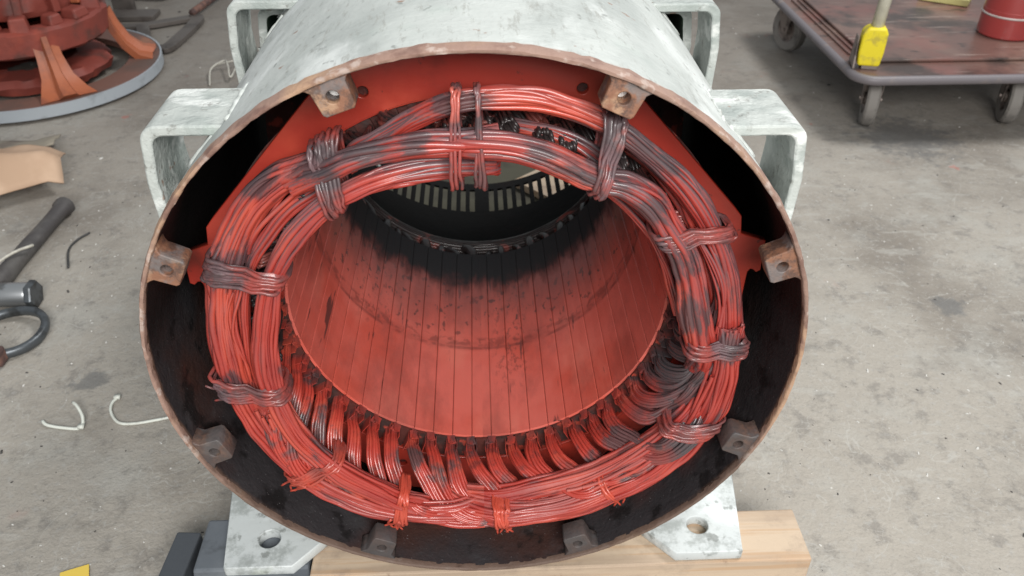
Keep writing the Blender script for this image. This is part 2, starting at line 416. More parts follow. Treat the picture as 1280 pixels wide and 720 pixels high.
class MB:
    def __init__(s):
        s.v, s.f, s.m = [], [], []

    def add(s, v, f, mi=0):
        o = len(s.v)
        s.v += [tuple(p) for p in v]
        s.f += [tuple(i + o for i in q) for q in f]
        s.m += [mi] * len(f)
        return s

    def box(s, c, d, rot=None, mi=0, taper=1.0):
        x, y, z = [k / 2 for k in d]
        P = [(-x, -y, -z), (x, -y, -z), (x, y, -z), (-x, y, -z), (-x * taper, -y * taper, z), (x * taper, -y * taper, z), (x * taper, y * taper, z), (-x * taper, y * taper, z)]
        c = Vector(c)
        P = [(rot @ Vector(p) if rot else Vector(p)) + c for p in P]
        return s.add(P, [(0, 3, 2, 1), (4, 5, 6, 7), (0, 1, 5, 4), (1, 2, 6, 5), (2, 3, 7, 6), (3, 0, 4, 7)], mi)

    def tube(s, pts, r, n=8, closed=False, mi=0, flat=1.0, cap=True):
        pts = [Vector(p) for p in pts]
        m = len(pts)
        rs = r if hasattr(r, '__len__') else [r] * m
        V = []
        prev = None
        for i, p in enumerate(pts):
            if closed:
                t = pts[(i + 1) % m] - pts[i - 1]
            else:
                t = pts[min(i + 1, m - 1)] - pts[max(i - 1, 0)]
            t.normalize()
            if prev is None:
                a = Vector((0, 0, 1)) if abs(t.z) < .9 else Vector((1, 0, 0))
                u = t.cross(a).normalized()
            else:
                u = (prev - t * prev.dot(t))
                u = u.normalized() if u.length > 1e-6 else t.orthogonal().normalized()
            prev = u
            vv = t.cross(u)
            for k in range(n):
                an = 2 * PI * k / n
                V.append(p + (u * math.cos(an) + vv * math.sin(an) * flat) * rs[i])
        F = []
        for i in range(m if closed else m - 1):
            j = (i + 1) % m
            for k in range(n):
                l = (k + 1) % n
                F.append((i * n + k, i * n + l, j * n + l, j * n + k))
        if not closed and cap:
            F.append(tuple(range(n - 1, -1, -1)))
            F.append(tuple((m - 1) * n + k for k in range(n)))
        return s.add(V, F, mi)

    def lathe(s, prof, n=48, axis='Z', c=(0, 0, 0), a0=0, a1=360, mi=0, closed_prof=False, jitter=0):
        """prof: list of (r, h). axis Z: h is z. axis Y: h is y, angle measured from +z clockwise to +x"""
        full = abs(a1 - a0) >= 359.9
        cnt = n if full else n + 1
        V = []
        c = Vector(c)
        for i in range(cnt):
            a = R(a0 + (a1 - a0) * i / n)
            for (r, h) in prof:
                if jitter and r > 0:
                    r = r + jitter * noise.noise(Vector((math.cos(a) * 14, math.sin(a) * 14, h * 40)))
                if axis == 'Z':
                    V.append(c + Vector((r * math.cos(a), r * math.sin(a), h)))
                elif axis == 'Y':
                    V.append(c + Vector((r * math.sin(a), h, r * math.cos(a))))
                else:
                    V.append(c + Vector((h, r * math.cos(a), r * math.sin(a))))
        k = len(prof)
        F = []
        for i in range(n):
            j = (i + 1) % cnt if full else i + 1
            for q in range(k if closed_prof else k - 1):
                q2 = (q + 1) % k
                F.append((i * k + q, j * k + q, j * k + q2, i * k + q2))
        if not full and closed_prof:
            F.append(tuple(range(k)))
            F.append(tuple((cnt - 1) * k + q for q in range(k - 1, -1, -1)))
        return s.add(V, F, mi)


def link(name, me, parent=None, mats=()):
    o = bpy.data.objects.new(name, me)
    COL.objects.link(o)
    if parent:
        o.parent = parent
    return o


def build(mb, name, mats, parent=None, smooth=False, bevel=0, seg=2, recalc=True, subsurf=0, autosmooth=None):
    me = bpy.data.meshes.new(name)
    me.from_pydata(mb.v, [], mb.f)
    if recalc:
        bm = bmesh.new()
        bm.from_mesh(me)
        bmesh.ops.recalc_face_normals(bm, faces=bm.faces)
        bm.to_mesh(me)
        bm.free()
    if not isinstance(mats, (list, tuple)):
        mats = [mats]
    for m in mats:
        me.materials.append(M[m] if isinstance(m, str) else m)
    if len(mats) > 1:
        me.polygons.foreach_set('material_index', mb.m)
    if smooth or autosmooth:
        me.polygons.foreach_set('use_smooth', [True] * len(me.polygons))
        if autosmooth:
            me.set_sharp_from_angle(angle=R(autosmooth))
    o = link(name, me, parent)
    if bevel:
        b = o.modifiers.new('bevel', 'BEVEL')
        b.width = bevel
        b.segments = seg
        b.limit_method = 'ANGLE'
    if subsurf:
        b = o.modifiers.new('sub', 'SUBSURF')
        b.levels = b.render_levels = subsurf
    return o


def plate(name, outline, holes, thick, mat, parent, mtx, bevel=0.0008, res=24):
    """a flat plate of given outline with real holes: 2D curve extruded, turned into a mesh"""
    cu = bpy.data.curves.new(name, 'CURVE')
    cu.dimensions = '2D'
    cu.fill_mode = 'BOTH'
    cu.extrude = thick / 2 - bevel
    cu.bevel_depth = bevel
    cu.bevel_resolution = 1

    def poly(pts):
        sp = cu.splines.new('POLY')
        sp.points.add(len(pts) - 1)
        for i, p in enumerate(pts):
            sp.points[i].co = (p[0], p[1], 0, 1)
        sp.use_cyclic_u = True
    poly(outline)
    for (x, y, r) in holes:
        poly([(x + r * math.cos(2 * PI * k / res), y + r * math.sin(2 * PI * k / res)) for k in range(res)])
    t = bpy.data.objects.new(name + '_tmp', cu)
    COL.objects.link(t)
    dg = bpy.context.evaluated_depsgraph_get()
    me = bpy.data.meshes.new_from_object(t.evaluated_get(dg))
    COL.objects.unlink(t)
    bpy.data.objects.remove(t)
    me.transform(mtx)
    me.materials.clear()
    me.materials.append(M[mat])
    me.name = name
    return link(name, me, parent)


def tag(o, label=None, cat=None, group=None, kind=None):
    if label:
        o['label'] = label
    if cat:
        o['category'] = cat
    if group:
        o['group'] = group
    if kind:
        o['kind'] = kind
    return o


def empty(name, loc=(0, 0, 0), parent=None):
    o = bpy.data.objects.new(name, None)
    COL.objects.link(o)
    o.location = loc
    o.empty_display_size = .05
    if parent:
        o.parent = parent
    return o


def catmull(P, n):
    """n samples through control tuples"""
    P = [np.array(p, float) for p in P]
    P = [2 * P[0] - P[1]] + P + [2 * P[-1] - P[-2]]
    segs = len(P) - 3
    out = []
    for i in range(n):
        t = i / (n - 1) * segs
        k = min(int(t), segs - 1)
        u = t - k
        a, b, c, d = P[k:k + 4]
        out.append(.5 * (2 * b + (c - a) * u + (2 * a - 5 * b + 4 * c - d) * u * u + (-a + 3 * b - 3 * c + d) * u ** 3))
    return out


FZ = -0.48      # floor level (the axis of the stator is z = 0)

# ------------------------------------------------------------------ floor
mb = MB()
mb.box((0, 5, FZ - .1), (30, 30, .2))
tag(build(mb, 'floor', 'floor'), kind='structure')

# ------------------------------------------------------------------ the stator
ST = empty('motor_stator', (0, 0.5, -0.385))
tag(ST, 'open ended pale grey motor stator with red varnished windings, resting on wood', 'motor stator')
INV = Matrix.Translation((0, -0.5, 0.385))


def sp(o):      # keep world placement under the stator's Empty
    o.parent = ST
    o.matrix_parent_inverse = INV
    return o


RO, RI = 0.351, 0.3460
# shell: outer skin, inner skin, slotted rear band
mb = MB()
mb.lathe([(RO, .012), (RO, .2), (RO, .5), (RO, .8), (RO, .9319)], 220, 'Y')
mb.lathe([(RI, .006), (RI, .06), (RI, .12), (RI, .3), (RI, .6), (RI, .9319)], 160, 'Y', mi=1)
mb.lathe([(RI, 1.032), (RI, 1.060), (RO, 1.060), (RO, 1.032)], 160, 'Y', mi=1)
# solid bars between the ventilation slots
edges = []
a = 174.8 - 3.4 * .22
bars = []
right = [175.5 - 3.42 * k for k in range(10)]
left = [-177.3 + 3.42 * k for k in range(10)]
hw = .95
slots = sorted([(x - hw, x + hw) for x in right] + [(x % 360 - hw, x % 360 + hw) for x in left])
cur = slots[-1][1] - 360
for (s0, s1) in slots:
    bars.append((cur, s0))
    cur = s1
for (b0, b1) in bars:
    n = max(1, int((b1 - b0) / 3))
    mb.lathe([(RI, .932), (RO, .932), (RO, 1.032), (RI, 1.032)], n, 'Y', a0=b0, a1=b1, closed_prof=True, mi=1)
sp(build(mb, 'shell', ['shell', 'inside'], smooth=True, recalc=False, autosmooth=40))
# rim face: rusty, slightly uneven
mb = MB()
n = 300
prof = [(RI - .0001, .0085), (RI - .0004, .0015), (RI + .0006, 0.0), (RI + .0032, -.0003), (RO - .0002, .0030), (RO + .0006, .0135)]
V, F = [], []
for i in range(n):
    a_ = 2 * PI * i / n
    for q, (r, h) in enumerate(prof):
        nn = noise.noise(Vector((math.cos(a_) * 22, math.sin(a_) * 22, q * 3.0)))
        n2 = noise.noise(Vector((math.cos(a_) * 70, math.sin(a_) * 70, q * 5.0)))
        r2 = r + .0009 * nn + .0008 * n2
        h2 = h + (.0022 * n2 + .0015 * nn if q == 5 else .0006 * nn)
        V.append((r2 * math.sin(a_), h2, r2 * math.cos(a_)))
k = len(prof)
for i in range(n):
    j = (i + 1) % n
    for q in range(k - 1):
        F.append((i * k + q, j * k + q, j * k + q + 1, i * k + q + 1))
mb.add(V, F)
sp(build(mb, 'rim', 'rim', smooth=True, autosmooth=55))

# mounting lugs with threaded holes
for i in range(8):
    a_ = -22.5 + 45 * i + 1.2
    w_ = .0150 + random.uniform(-.001, .0012)
    oc = [(-w_, -.0020), (w_, -.0020), (w_, .0385), (-w_, .0385)]
    # outline in local plane: x tangential, y radial (from r = .301 up to the shell)
    r0, r1 = .3160, .3455
    out = [(-w_, r0 + .002), (-w_ + .002, r0), (w_ - .002, r0 + random.uniform(-.001, .001)), (w_, r0 + .002), (w_ + .001, r1 - .006), (w_ + .004, r1 - .0025), (w_ + .007, r1 - .0005), (0, r1 + .001), (-w_ - .007, r1 - .0005), (-w_ - .004, r1 - .0025), (-w_ - .001, r1 - .006)]
    th = .026
    m4 = Matrix.Rotation(R(a_), 4, 'Y') @ Matrix(((1, 0, 0, 0), (0, 0, 1, .0045 + th / 2), (0, 1, 0, 0), (0, 0, 0, 1)))
    lug = sp(plate('mounting_lug', out, [(0, .3300, .0072)], th, 'lug', None, m4, bevel=.0012, res=20))
    mb = MB()
    c = Matrix.Rotation(R(a_), 4, 'Y') @ Vector((0, 0, .3300))
    prof = []
    for t in range(13):
        prof.append((.0071 - (.0009 if t % 2 else 0), .0065 + t * .0014))
    V = []
    mb.lathe(prof + [(0.0001, .0235)], 18, 'Y', c=c)
    t = build(mb, 'threaded_hole', 'thread', smooth=False)
    t.parent = lug

# red end plate (octagon-like pressing plate) with its holes
half = [(0, .3345)]
for a_ in (5, 10, 15, 20):
    half.append((.3345 * math.sin(R(a_)), .3345 * math.cos(R(a_))))
half += [(.1300, .3010), (.2880, .1230), (.2960, .1130), (.2990, .0900), (.3290, .0800), (.3300, .0400), (.3260, .0380), (.3220, .0420), (.3180, .0425), (.3150, .0380), (.3145, .0280), (.3130, -.0900),
         (.2850, -.1450), (.1300, -.2950), (.1100, -.3130), (0, -.3345)]
out = [(x, z) for x, z in half] + [(-x, z) for x, z in reversed(half[1:-1])]
hl = []
for k in range(8):
    a_ = -22.5 + 45 * k
    hl.append((.2885 * math.sin(R(a_)), .2885 * math.cos(R(a_)), .0068))
m4 = Matrix(((1, 0, 0, 0), (0, 0, 1, .122), (0, 1, 0, 0), (0, 0, 0, 1)))
ep = sp(plate('end_plate', out, hl + [(0, 0, .262)], .010, 'plate', None, m4, bevel=.001, res=90))
for k in range(8):   # dark recess behind each hole
    mb = MB()
    mb.lathe([(.0068, 0), (.0068, .03), (.0001, .03)], 14, 'Y', c=(hl[k][0], .127, hl[k][1]))
# thick weld bead and scratch arc on the plate
mb = MB()
pts = [Vector((-.028 + .05 * t, .1165 - .0002, .318 + .010 * math.sin(PI * t * .9))) for t in [i / 14 for i in range(15)]]
mb.tube(pts, [.0004 + .0010 * math.sin(PI * i / 14) for i in range(15)], 6)
b = build(mb, 'paint_run', 'plate', smooth=True)
b.parent = ep

# core: back iron behind the teeth, seen in the slots
mb = MB()
mb.lathe([(.2292, .124), (.2292, .57)], 108, 'Y', mi=0)
mb.lathe([(.2630, .1238), (.2630, .1165)], 108, 'Y', mi=0)
mb.lathe([(.2292, .124), (.3000, .124)], 108, 'Y')
mb.lathe([(.2292, .57), (.3370, .57)], 108, 'Y')
core = sp(build(mb, 'stator_core', 'core', recalc=False, smooth=True))
NS = 54
pitch = 360 / NS


def tooth_mesh():
    mb = MB()
    h = (pitch / 2 - .10)
    ys = [.1235, .3080, .3081, .3300, .3301, .5700]
    dr = [0, 0, 0, 0, 0, 0]
    V, F = [], []
    for y, d in zip(ys, dr):
        for (a_, r) in [(-h, .2285), (-h, .2252), (-h + .25, .2246), (0, .2246), (h - .25, .2246), (h, .2252), (h, .2285)]:
            V.append(pol(a_, r + d, y))
    k = 7
    for i in range(5):
        for q in range(k - 1):
            F.append((i * k + q, i * k + q + 1, (i + 1) * k + q + 1, (i + 1) * k + q))
    F.append(tuple(range(k)))
    F.append(tuple(5 * k + q for q in range(k - 1, -1, -1)))
    mb.add(V, F)
    # tooth body towards the plate, seen end on between the coil leads
    V = [pol(x, r, y) for y in (.1232, .120) for (x, r) in [(-h * .62, .2285), (h * .62, .2285), (h * .62, .2625), (-h * .62, .2625)]]
    mb.add(V, [(4, 5, 6, 7), (0, 1, 5, 4), (1, 2, 6, 5), (2, 3, 7, 6), (3, 0, 4, 7)], 1)
    return mb


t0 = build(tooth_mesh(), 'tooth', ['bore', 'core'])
t0.data.polygons.foreach_set('use_smooth', [False] * len(t0.data.polygons))
mbw = MB()
V = [pol(a_, .2283, y) for y in (.1238, .574) for a_ in (-.5, 0, .5)]
mbw.add(V, [(0, 1, 4, 3), (1, 2, 5, 4)])
w0 = build(mbw, 'slot_wedge', 'liner', recalc=False)
for i in range(NS):
    t = t0 if i == 0 else t0.copy()
    if i:
        COL.objects.link(t)
    t.parent = core
    t.rotation_euler = (0, R(i * pitch + .4), 0)
    wv = w0 if i == 0 else w0.copy()
    if i:
        COL.objects.link(wv)
    wv.parent = core
    wv.rotation_euler = (0, R(i * pitch + pitch / 2 + .4), 0)

# ------------------------------------------------------------------ end winding


def bundle(ctrl, hr, hy, n, wire=.0025, amp=.0016, fill=True, step=.0055, seed=0, name='coil_bundle', mat='coil', parent=None, ends=0.0):
    rg = random.Random(seed)
    n = max(7, int(n * .84))
    L = 0
    for p, q in zip(ctrl, ctrl[1:]):
        L += (pol(*q[:3]) - pol(*p[:3])).length
    N = max(8, int(L / step))
    C = catmull([tuple(c[:3]) for c in ctrl], N)
    mb = MB()
    base = seed * 7.7

    def scale(a_):
        return (1.12 - .24 * math.cos(R(a_))) * (1 + .22 * noise.noise(Vector((a_ * .07, base, 2.2))) + .07 * noise.noise(Vector((a_ * .25, base, 7.2))))
    if fill:
        mb_pts = [pol(*c) for c in C]
        rr = []
        V = []
        k = 10
        for i, c in enumerate(C):
            s = scale(c[0]) * .99
            for q in range(k):
                an = 2 * PI * q / k
                V.append(pol(c[0], c[1] + hr * s * math.cos(an), c[2] + hy * s * math.sin(an)))
        F = [(i * k + q, i * k + (q + 1) % k, (i + 1) * k + (q + 1) % k, (i + 1) * k + q) for i in range(N - 1) for q in range(k)]
        mb.add(V, F)
    for j in range(n):
        ph = 2 * PI * (j + rg.uniform(-.35, .35)) / n
        rho = rg.uniform(.93, 1.03)
        tw = rg.uniform(-.9, .9) * (2.4 if rg.random() < .3 else 1)
        amp_j = amp * (2.6 if rg.random() < .12 else 1)
        w_ = wire * rg.choice((.7, .85, 1, 1.05, 1.2, 1.45))
        pts = []
        i0 = int(rg.uniform(0, ends) * N)
        i1 = N - int(rg.uniform(0, ends) * N)
        for i in range(i0, i1):
            c = C[i]
            t = i / N
            s = scale(c[0])
            x = t * L * 22
            d1 = noise.noise(Vector((x, j * 3.3 + base, 1.5)))
            d2 = noise.noise(Vector((x, j * 3.3 + base, 9.5)))
            an = ph + tw * t
            r_ = c[1] + hr * s * rho * math.cos(an) + amp_j * d1
            y_ = c[2] + hy * s * rho * math.sin(an) + amp_j * d2
            pts.append(pol(c[0], r_, y_))
        if len(pts) > 3:
            mb.tube(pts, w_, 6, cap=False)
    o = build(mb, name, mat, smooth=True, recalc=True)
    o.parent = parent
    return o


EW = empty('end_winding')
sp(EW)
EW.matrix_parent_inverse = INV
T = {
    'A': ([(-7, .250, .044), (-1.5, 0.249, 0.031), (7.9, 0.249, 0.030), (17.2, 0.245, 0.030), (25.6, 0.240, 0.030), (31.1, 0.242, 0.030), (35.7, 0.249, 0.030), (43.0, 0.252, 0.030), (51.0, 0.247, 0.030), (58.1, 0.245, 0.030), (66.9, 0.240, 0.030), (77.2, 0.236, 0.030), (88.3, 0.243, 0.034), (96, .256, .045), (103, .262, .06)], 0.0120, 30),
    'A_left': ([(-42, 0.268, 0.050), (-37, 0.265, 0.042), (-32.1, 0.262, 0.035), (-26.0, 0.262, 0.030), (-19.1, 0.258, 0.030), (-10.6, 0.255, 0.030), (-1.5, 0.250, 0.034), (5, 0.250, 0.048)], 0.0116, 30),
    'B': ([(-29.7, 0.262, 0.052), (-33.7, 0.268, 0.050), (-42.0, 0.279, 0.055), (-51.0, 0.284, 0.055), (-61.0, 0.283, 0.055), (-68.8, 0.283, 0.050), (-78.5, 0.281, 0.050), (-89.9, 0.281, 0.050), (-100.7, 0.284, 0.050), (-111.6, 0.289, 0.050), (-123.1, 0.290, 0.045), (-135.2, 0.290, 0.040), (-146.2, 0.289, 0.038), (-156.4, 0.284, 0.036), (-166.8, 0.280, 0.038), (-174, .280, .046), (-180, .278, .060)], 0.0128, 32),
    'C': ([(7, .210, .072), (3.7, 0.213, 0.060), (-7.0, 0.219, 0.050), (-18.6, 0.227, 0.040), (-30.8, 0.233, 0.035), (-41.2, 0.235, 0.035), (-52.3, 0.234, 0.035), (-64.4, 0.233, 0.035), (-77.6, 0.231, 0.035), (-91.5, 0.236, 0.035), (-105.9, 0.243, 0.035), (-120.2, 0.250, 0.033), (-135.1, 0.253, 0.030), (-149.6, 0.257, 0.030), (-158, 0.268, 0.034), (-165, 0.277, 0.044), (-171, .280, .060)], 0.0098, 26),
    'C2': ([(-36.0, 0.244, 0.060), (-40.0, 0.244, 0.060), (-47.3, 0.250, 0.058), (-55.8, 0.253, 0.056), (-65.3, 0.257, 0.054), (-73.9, 0.258, 0.052), (-86.3, 0.258, 0.052), (-99.0, 0.265, 0.052), (-112, 0.270, 0.052)], 0.0048, 13),
    'E': ([(-31.8, 0.242, 0.080), (-25.8, 0.250, 0.070), (-17.9, 0.258, 0.065), (-10.8, 0.270, 0.055), (-4.2, 0.281, 0.050), (2.7, 0.286, 0.050), (11.7, 0.289, 0.050), (19.5, 0.289, 0.050), (28.2, 0.287, 0.050), (36.8, 0.283, 0.050), (46.1, 0.282, 0.050), (56.0, 0.280, 0.050), (66.7, 0.279, 0.050), (76.9, 0.279, 0.050), (88.5, 0.282, 0.050), (95.7, 0.286, 0.050), (104, .289, .05)], 0.0100, 26),
    'E2': ([(34, .262, .100), (42, .268, .080), (50, 0.269, 0.066), (56.7, 0.266, 0.060), (67.8, 0.262, 0.060), (79.0, 0.263, 0.060), (90.1, 0.268, 0.060), (99, .272, .06)], 0.0048, 12),
    'F': ([(4, .243, .095), (12.3, 0.248, 0.080), (18.4, 0.253, 0.070), (25.0, 0.253, 0.065), (33.2, 0.247, 0.060), (43.0, 0.236, 0.064), (52, .232, .075)], 0.0058, 14),
    'G': ([(86, .279, .045), (91.6, 0.279, 0.040), (101.2, 0.288, 0.040), (111.0, 0.296, 0.042), (121.5, 0.299, 0.042), (131.7, 0.296, 0.038), (142.3, 0.288, 0.035), (154.3, 0.283, 0.030), (167.3, 0.277, 0.030), (176, 0.277, 0.034), (184, 0.276, 0.046), (190, .275, .06)], 0.0125, 32),
    'G2': ([(110, .282, .05), (118.0, 0.274, 0.046), (127.8, 0.268, 0.047), (139.6, 0.262, 0.047), (151.6, 0.258, 0.047), (164.1, 0.256, 0.049), (175.4, 0.264, 0.052), (186, 0.270, 0.062)], 0.0092, 24),
    'H': ([(146, .294, .064), (158, .290, .054), (170, .289, .046), (182, .287, .040), (196, .288, .045), (206, .290, .045), (216, .292, .05)], 0.0100, 24),
}
for k, (key, (ct, hw_, n_)) in enumerate(T.items()):
    bundle(ct, hw_, hw_ * .95, n_, seed=k + 1, parent=EW, ends=.06 if key in ('A', 'F', 'E2', 'C') else 0.03)
# loose wires riding between the big bundles
loose = [
    ([(58, .263, .05), (68, .268, .044), (78, .270, .042), (88, .268, .042)], .005, 9),
    ([(-70, .268, .044), (-80, .270, .042), (-92, .268, .042), (-102, .272, .044)], .005, 9),
    ([(-38, .258, .060), (-47, .264, .058), (-57, .267, .056), (-67, .264, .056)], .003, 5),
    ([(-108, .268, .042), (-120, .274, .036), (-134, .276, .032), (-148, .274, .030), (-158, .276, .03)], .006, 11),
    ([(96, .271, .042), (108, .280, .040), (120, .283, .038), (134, .277, .034), (146, .270, .033), (158, .266, .032)], .007, 13),
    ([(20, .232, .062), (30, .228, .06), (42, .226, .06), (54, .226, .06), (66, .224, .06), (80, .226, .06), (92, .236, .06)], .0055, 12),
]
for k, (ct, hw_, n_) in enumerate(loose):
    bundle(ct, hw_, hw_, n_, seed=40 + k, parent=EW, fill=False, ends=.15, amp=.0028, wire=.0019)

# coil leads: every slot sends a flat group of wires out and round towards the ring


def lead(seed, lean, rend, yend, wide=.0085, mat='coil_dirty'):
    """one coil group leaving its slot: comes forward, leans over and lies down on the ring"""
    rg = random.Random(seed)
    mb = MB()
    nw = 10
    j1, j2 = rg.uniform(-.6, .6), rg.uniform(-.003, .003)
    ctrl = [(0, .2400, .150), (0, .2400, .116), (-lean * .04 + j1, .2385, .096), (-lean * .14 + j1, .2425 + j2, .076), (-lean * .32, .2530 + j2, .060), (-lean * .58, (.256 + rend) / 2 + .002, yend + .010), (-lean * .92, rend, yend), (-lean * 1.35, rend + .006, yend + .006), (-lean * 1.6, rend + .008, yend + .020)]
    NI = 34
    C = catmull(ctrl, NI)

    def off(c, t, an, rho, d=0.0):
        hr_ = .0058 + .0020 * math.sin(PI * t)
        ha = wide * (.68 + .62 * min(1, t * 2.2))
        tw = .22 * math.sin(PI * t) * (1 if seed % 2 else .4)
        x, y = ha * rho * math.cos(an), hr_ * rho * math.sin(an)
        # the ribbon is wide across the angle near the slot, across the radius where it lies on the ring
        k_ = min(1.0, max(0.0, (t - .45) * 2.6))
        da = x * (1 - k_) + y * k_
        dr_ = (y * .8) * (1 - k_) + (x * .85) * k_
        return pol(c[0] + math.degrees((da + d) / .25), c[1] + dr_ + d, c[2] + y * .7 * (1 - k_) + y * k_ - tw * x * .5)
    V = []
    kf = 10
    for i, c in enumerate(C):
        for q in range(kf):
            V.append(off(c, i / (NI - 1), 2 * PI * q / kf, .96))
    mb.add(V, [(i * kf + q, i * kf + (q + 1) % kf, (i + 1) * kf + (q + 1) % kf, (i + 1) * kf + q) for i in range(NI - 1) for q in range(kf)])
    for j in range(nw):
        ph = 2 * PI * j / nw + rg.uniform(-.2, .2)
        rho = rg.uniform(.90, 1.02) * (1.18 if rg.random() < .08 else 1)
        pts = []
        for i, c in enumerate(C):
            t = i / (NI - 1)
            d = noise.noise(Vector((t * 5, j * 2.1, seed * 1.3))) * .0013
            pts.append(off(c, t, ph, rho, d))
        mb.tube(pts, .0021 * rg.uniform(.85, 1.2), 6, cap=False)
    return build(mb, 'coil_lead', mat, smooth=True)


pool = {
    'low': [lead(s_ + 1, le, re_, ye_, w_) for s_, (le, re_, ye_, w_) in enumerate([(14, .272, .030, .0074), (17, .277, .026, .0082), (12, .268, .034, .0070), (19, .280, .025, .0086), (15, .274, .032, .0070), (13, .270, .028, .0078), (20, .279, .029, .0076), (11, .268, .040, .0074)])],
    'right': [lead(s_ + 21, le, re_, ye_, w_) for s_, (le, re_, ye_, w_) in enumerate([(20, .266, .050, .0095), (24, .270, .046, .0085), (18, .262, .054, .0100), (22, .268, .048, .0090)])],
    'rest': [lead(s_ + 41, le, re_, ye_, w_, 'rear_coil') for s_, (le, re_, ye_, w_) in enumerate([(6, .243, .088, .0065), (7, .244, .090, .0070), (5, .243, .088, .0065), (7, .244, .086, .0065)])],
}
used = set()
rgk = random.Random(3)
last = None
for i in range(NS):
    al = (i * pitch + pitch / 2 + .4) % 360
    key = 'right' if 92 < al < 134 else ('low' if 134 <= al < 262 else 'rest')
    k = rgk.randrange(len(pool[key]))
    if (key, k) == last:
        k = (k + 1) % len(pool[key])
    last = (key, k)
    o = pool[key][k]
    if (key, k) in used:
        o = o.copy()
        COL.objects.link(o)
    used.add((key, k))
    o.parent = EW
    sc_ = rgk.uniform(.985, 1.02)
    o.scale = (sc_, rgk.uniform(.97, 1.03), sc_)
    o.rotation_euler = (0, R(i * pitch + pitch / 2 + .4 + rgk.uniform(-.7, .7)), 0)

for key in pool:
    for k, o in enumerate(pool[key]):
        if (key, k) not in used:
            bpy.data.objects.remove(o)

# slot paper collars at the mouth of each slot
mb = MB()
for s in (-1, 1):
    mb.box(pol(s * 1.75, .240, .1125), (.0008, .018, .020), rot=Matrix.Rotation(R(s * 1.5), 3, 'Y'))
for k in range(4):
    mb.box((random.uniform(-.004, .004), .1165 + random.uniform(-.002, .003), .2285 + random.uniform(-.001, .004)), (random.uniform(.004, .008), random.uniform(.010, .018), random.uniform(.003, .006)),
           rot=Matrix.Rotation(random.uniform(-.5, .5), 3, 'Z') @ Matrix.Rotation(random.uniform(-.4, .4), 3, 'X'), taper=.6)
cl0 = build(mb, 'slot_liner', 'core')
cl0.data.materials.clear()
cl0.data.materials.append(M['coil_dirty'])
for i in range(NS):
    o = cl0 if i == 0 else cl0.copy()
    if i:
        COL.objects.link(o)
    o.parent = EW
    o.rotation_euler = (0, R(i * pitch + pitch / 2 + .4 + rgk.uniform(-.5, .5)), 0)
    o.scale = (rgk.choice((-1, 1)) * rgk.uniform(.98, 1.02), rgk.uniform(.97, 1.02), 1)


def lacing(a_, r0, r1, y0, y1, loops, spread, seed, skew=0.0, tails=0, cordr=.0021, slope=None, sleeve=True):
    """cord loops round the bundles in the radial plane at angle a_, glued together with varnish"""
    rg = random.Random(seed)
    mb = MB()
    if slope is None:
        slope = .016 if (-115 < a_ < 105) else .006

    def loop_pt(t, aoff, sk, grow, j, wob):
        cx, cy = math.cos(t), math.sin(t)
        ex = .6
        u = math.copysign(abs(cx) ** ex, cx)
        v = math.copysign(abs(cy) ** ex, cy)
        rr = (r0 + r1) / 2 + ((r1 - r0) / 2 + grow) * u
        yy = (y0 + y1) / 2 + ((y1 - y0) / 2 + grow) * v
        if v < 0:
            yy += -v * (slope * (u + 1) / 2 + .006 * math.exp(-((rr - .265) / .008) ** 2))
        n1 = noise.noise(Vector((t * 2.2, j * 1.7, seed))) * wob
        n2 = noise.noise(Vector((t * 2.2, j * 1.7, seed + 50))) * wob
        return pol(a_ + aoff + sk * u * .5 + n1 * 160, rr + n2, yy + n1)
    L2 = int(loops * 1.5 + .5)
    sp2 = spread * .78 * loops / L2
    for j in range(L2):
        off = (j - (L2 - 1) / 2) * sp2 + rg.uniform(-.3, .3)
        sk = skew + rg.uniform(-1.8, 1.8)
        g = rg.uniform(-.0006, .0016)
        pts = [loop_pt(2 * PI * i / 40, off, sk, g, j, .0030) for i in range(40)]
        mb.tube(pts, cordr * rg.uniform(.75, 1.2), 7, closed=True, flat=rg.uniform(.8, 1.1))
    if sleeve:
        nu, nv = 48, 9
        wd = L2 * sp2 * .46
        V = []
        for i in range(nu):
            t = 2 * PI * i / nu
            for q in range(nv):
                x = (q / (nv - 1) - .5) * 2
                edge = 1 - .0 * abs(x)
                ww = wd * (1 + .35 * noise.noise(Vector((t * 1.6, x, seed + 9))))
                g = .0004 - .0040 * abs(x) ** 6 + .0016 * noise.noise(Vector((t * 3, x * 2.5, seed + 3)))
                V.append(loop_pt(t, x * ww, skew, g, 0, .0014))
        F = [(i * nv + q, i * nv + q + 1, ((i + 1) % nu) * nv + q + 1, ((i + 1) % nu) * nv + q) for i in range(nu) for q in range(nv - 1)]
        mb.add(V, F)
    for j in range(tails):
        aa = a_ + rg.uniform(-loops * spread / 2, loops * spread / 2)
        r_ = r1 - .002
        p = [pol(aa, r_ - .012, y0 + slope - .001), pol(aa, r_, y0 + slope + .004), pol(aa + rg.uniform(-.6, .6), r_ + .007, y0 + slope + .007), pol(aa + rg.uniform(-1, 1), r_ + .012 + rg.uniform(0, .005), y0 + slope + .008)]
        pts = [Vector(q) for q in catmull([tuple(x) for x in p], 9)]
        mb.tube(pts, [cordr * (1 - .05 * i) for i in range(9)], 6)
    o = build(mb, 'lacing_cord', 'cord', smooth=True)
    o.parent = EW
    return o


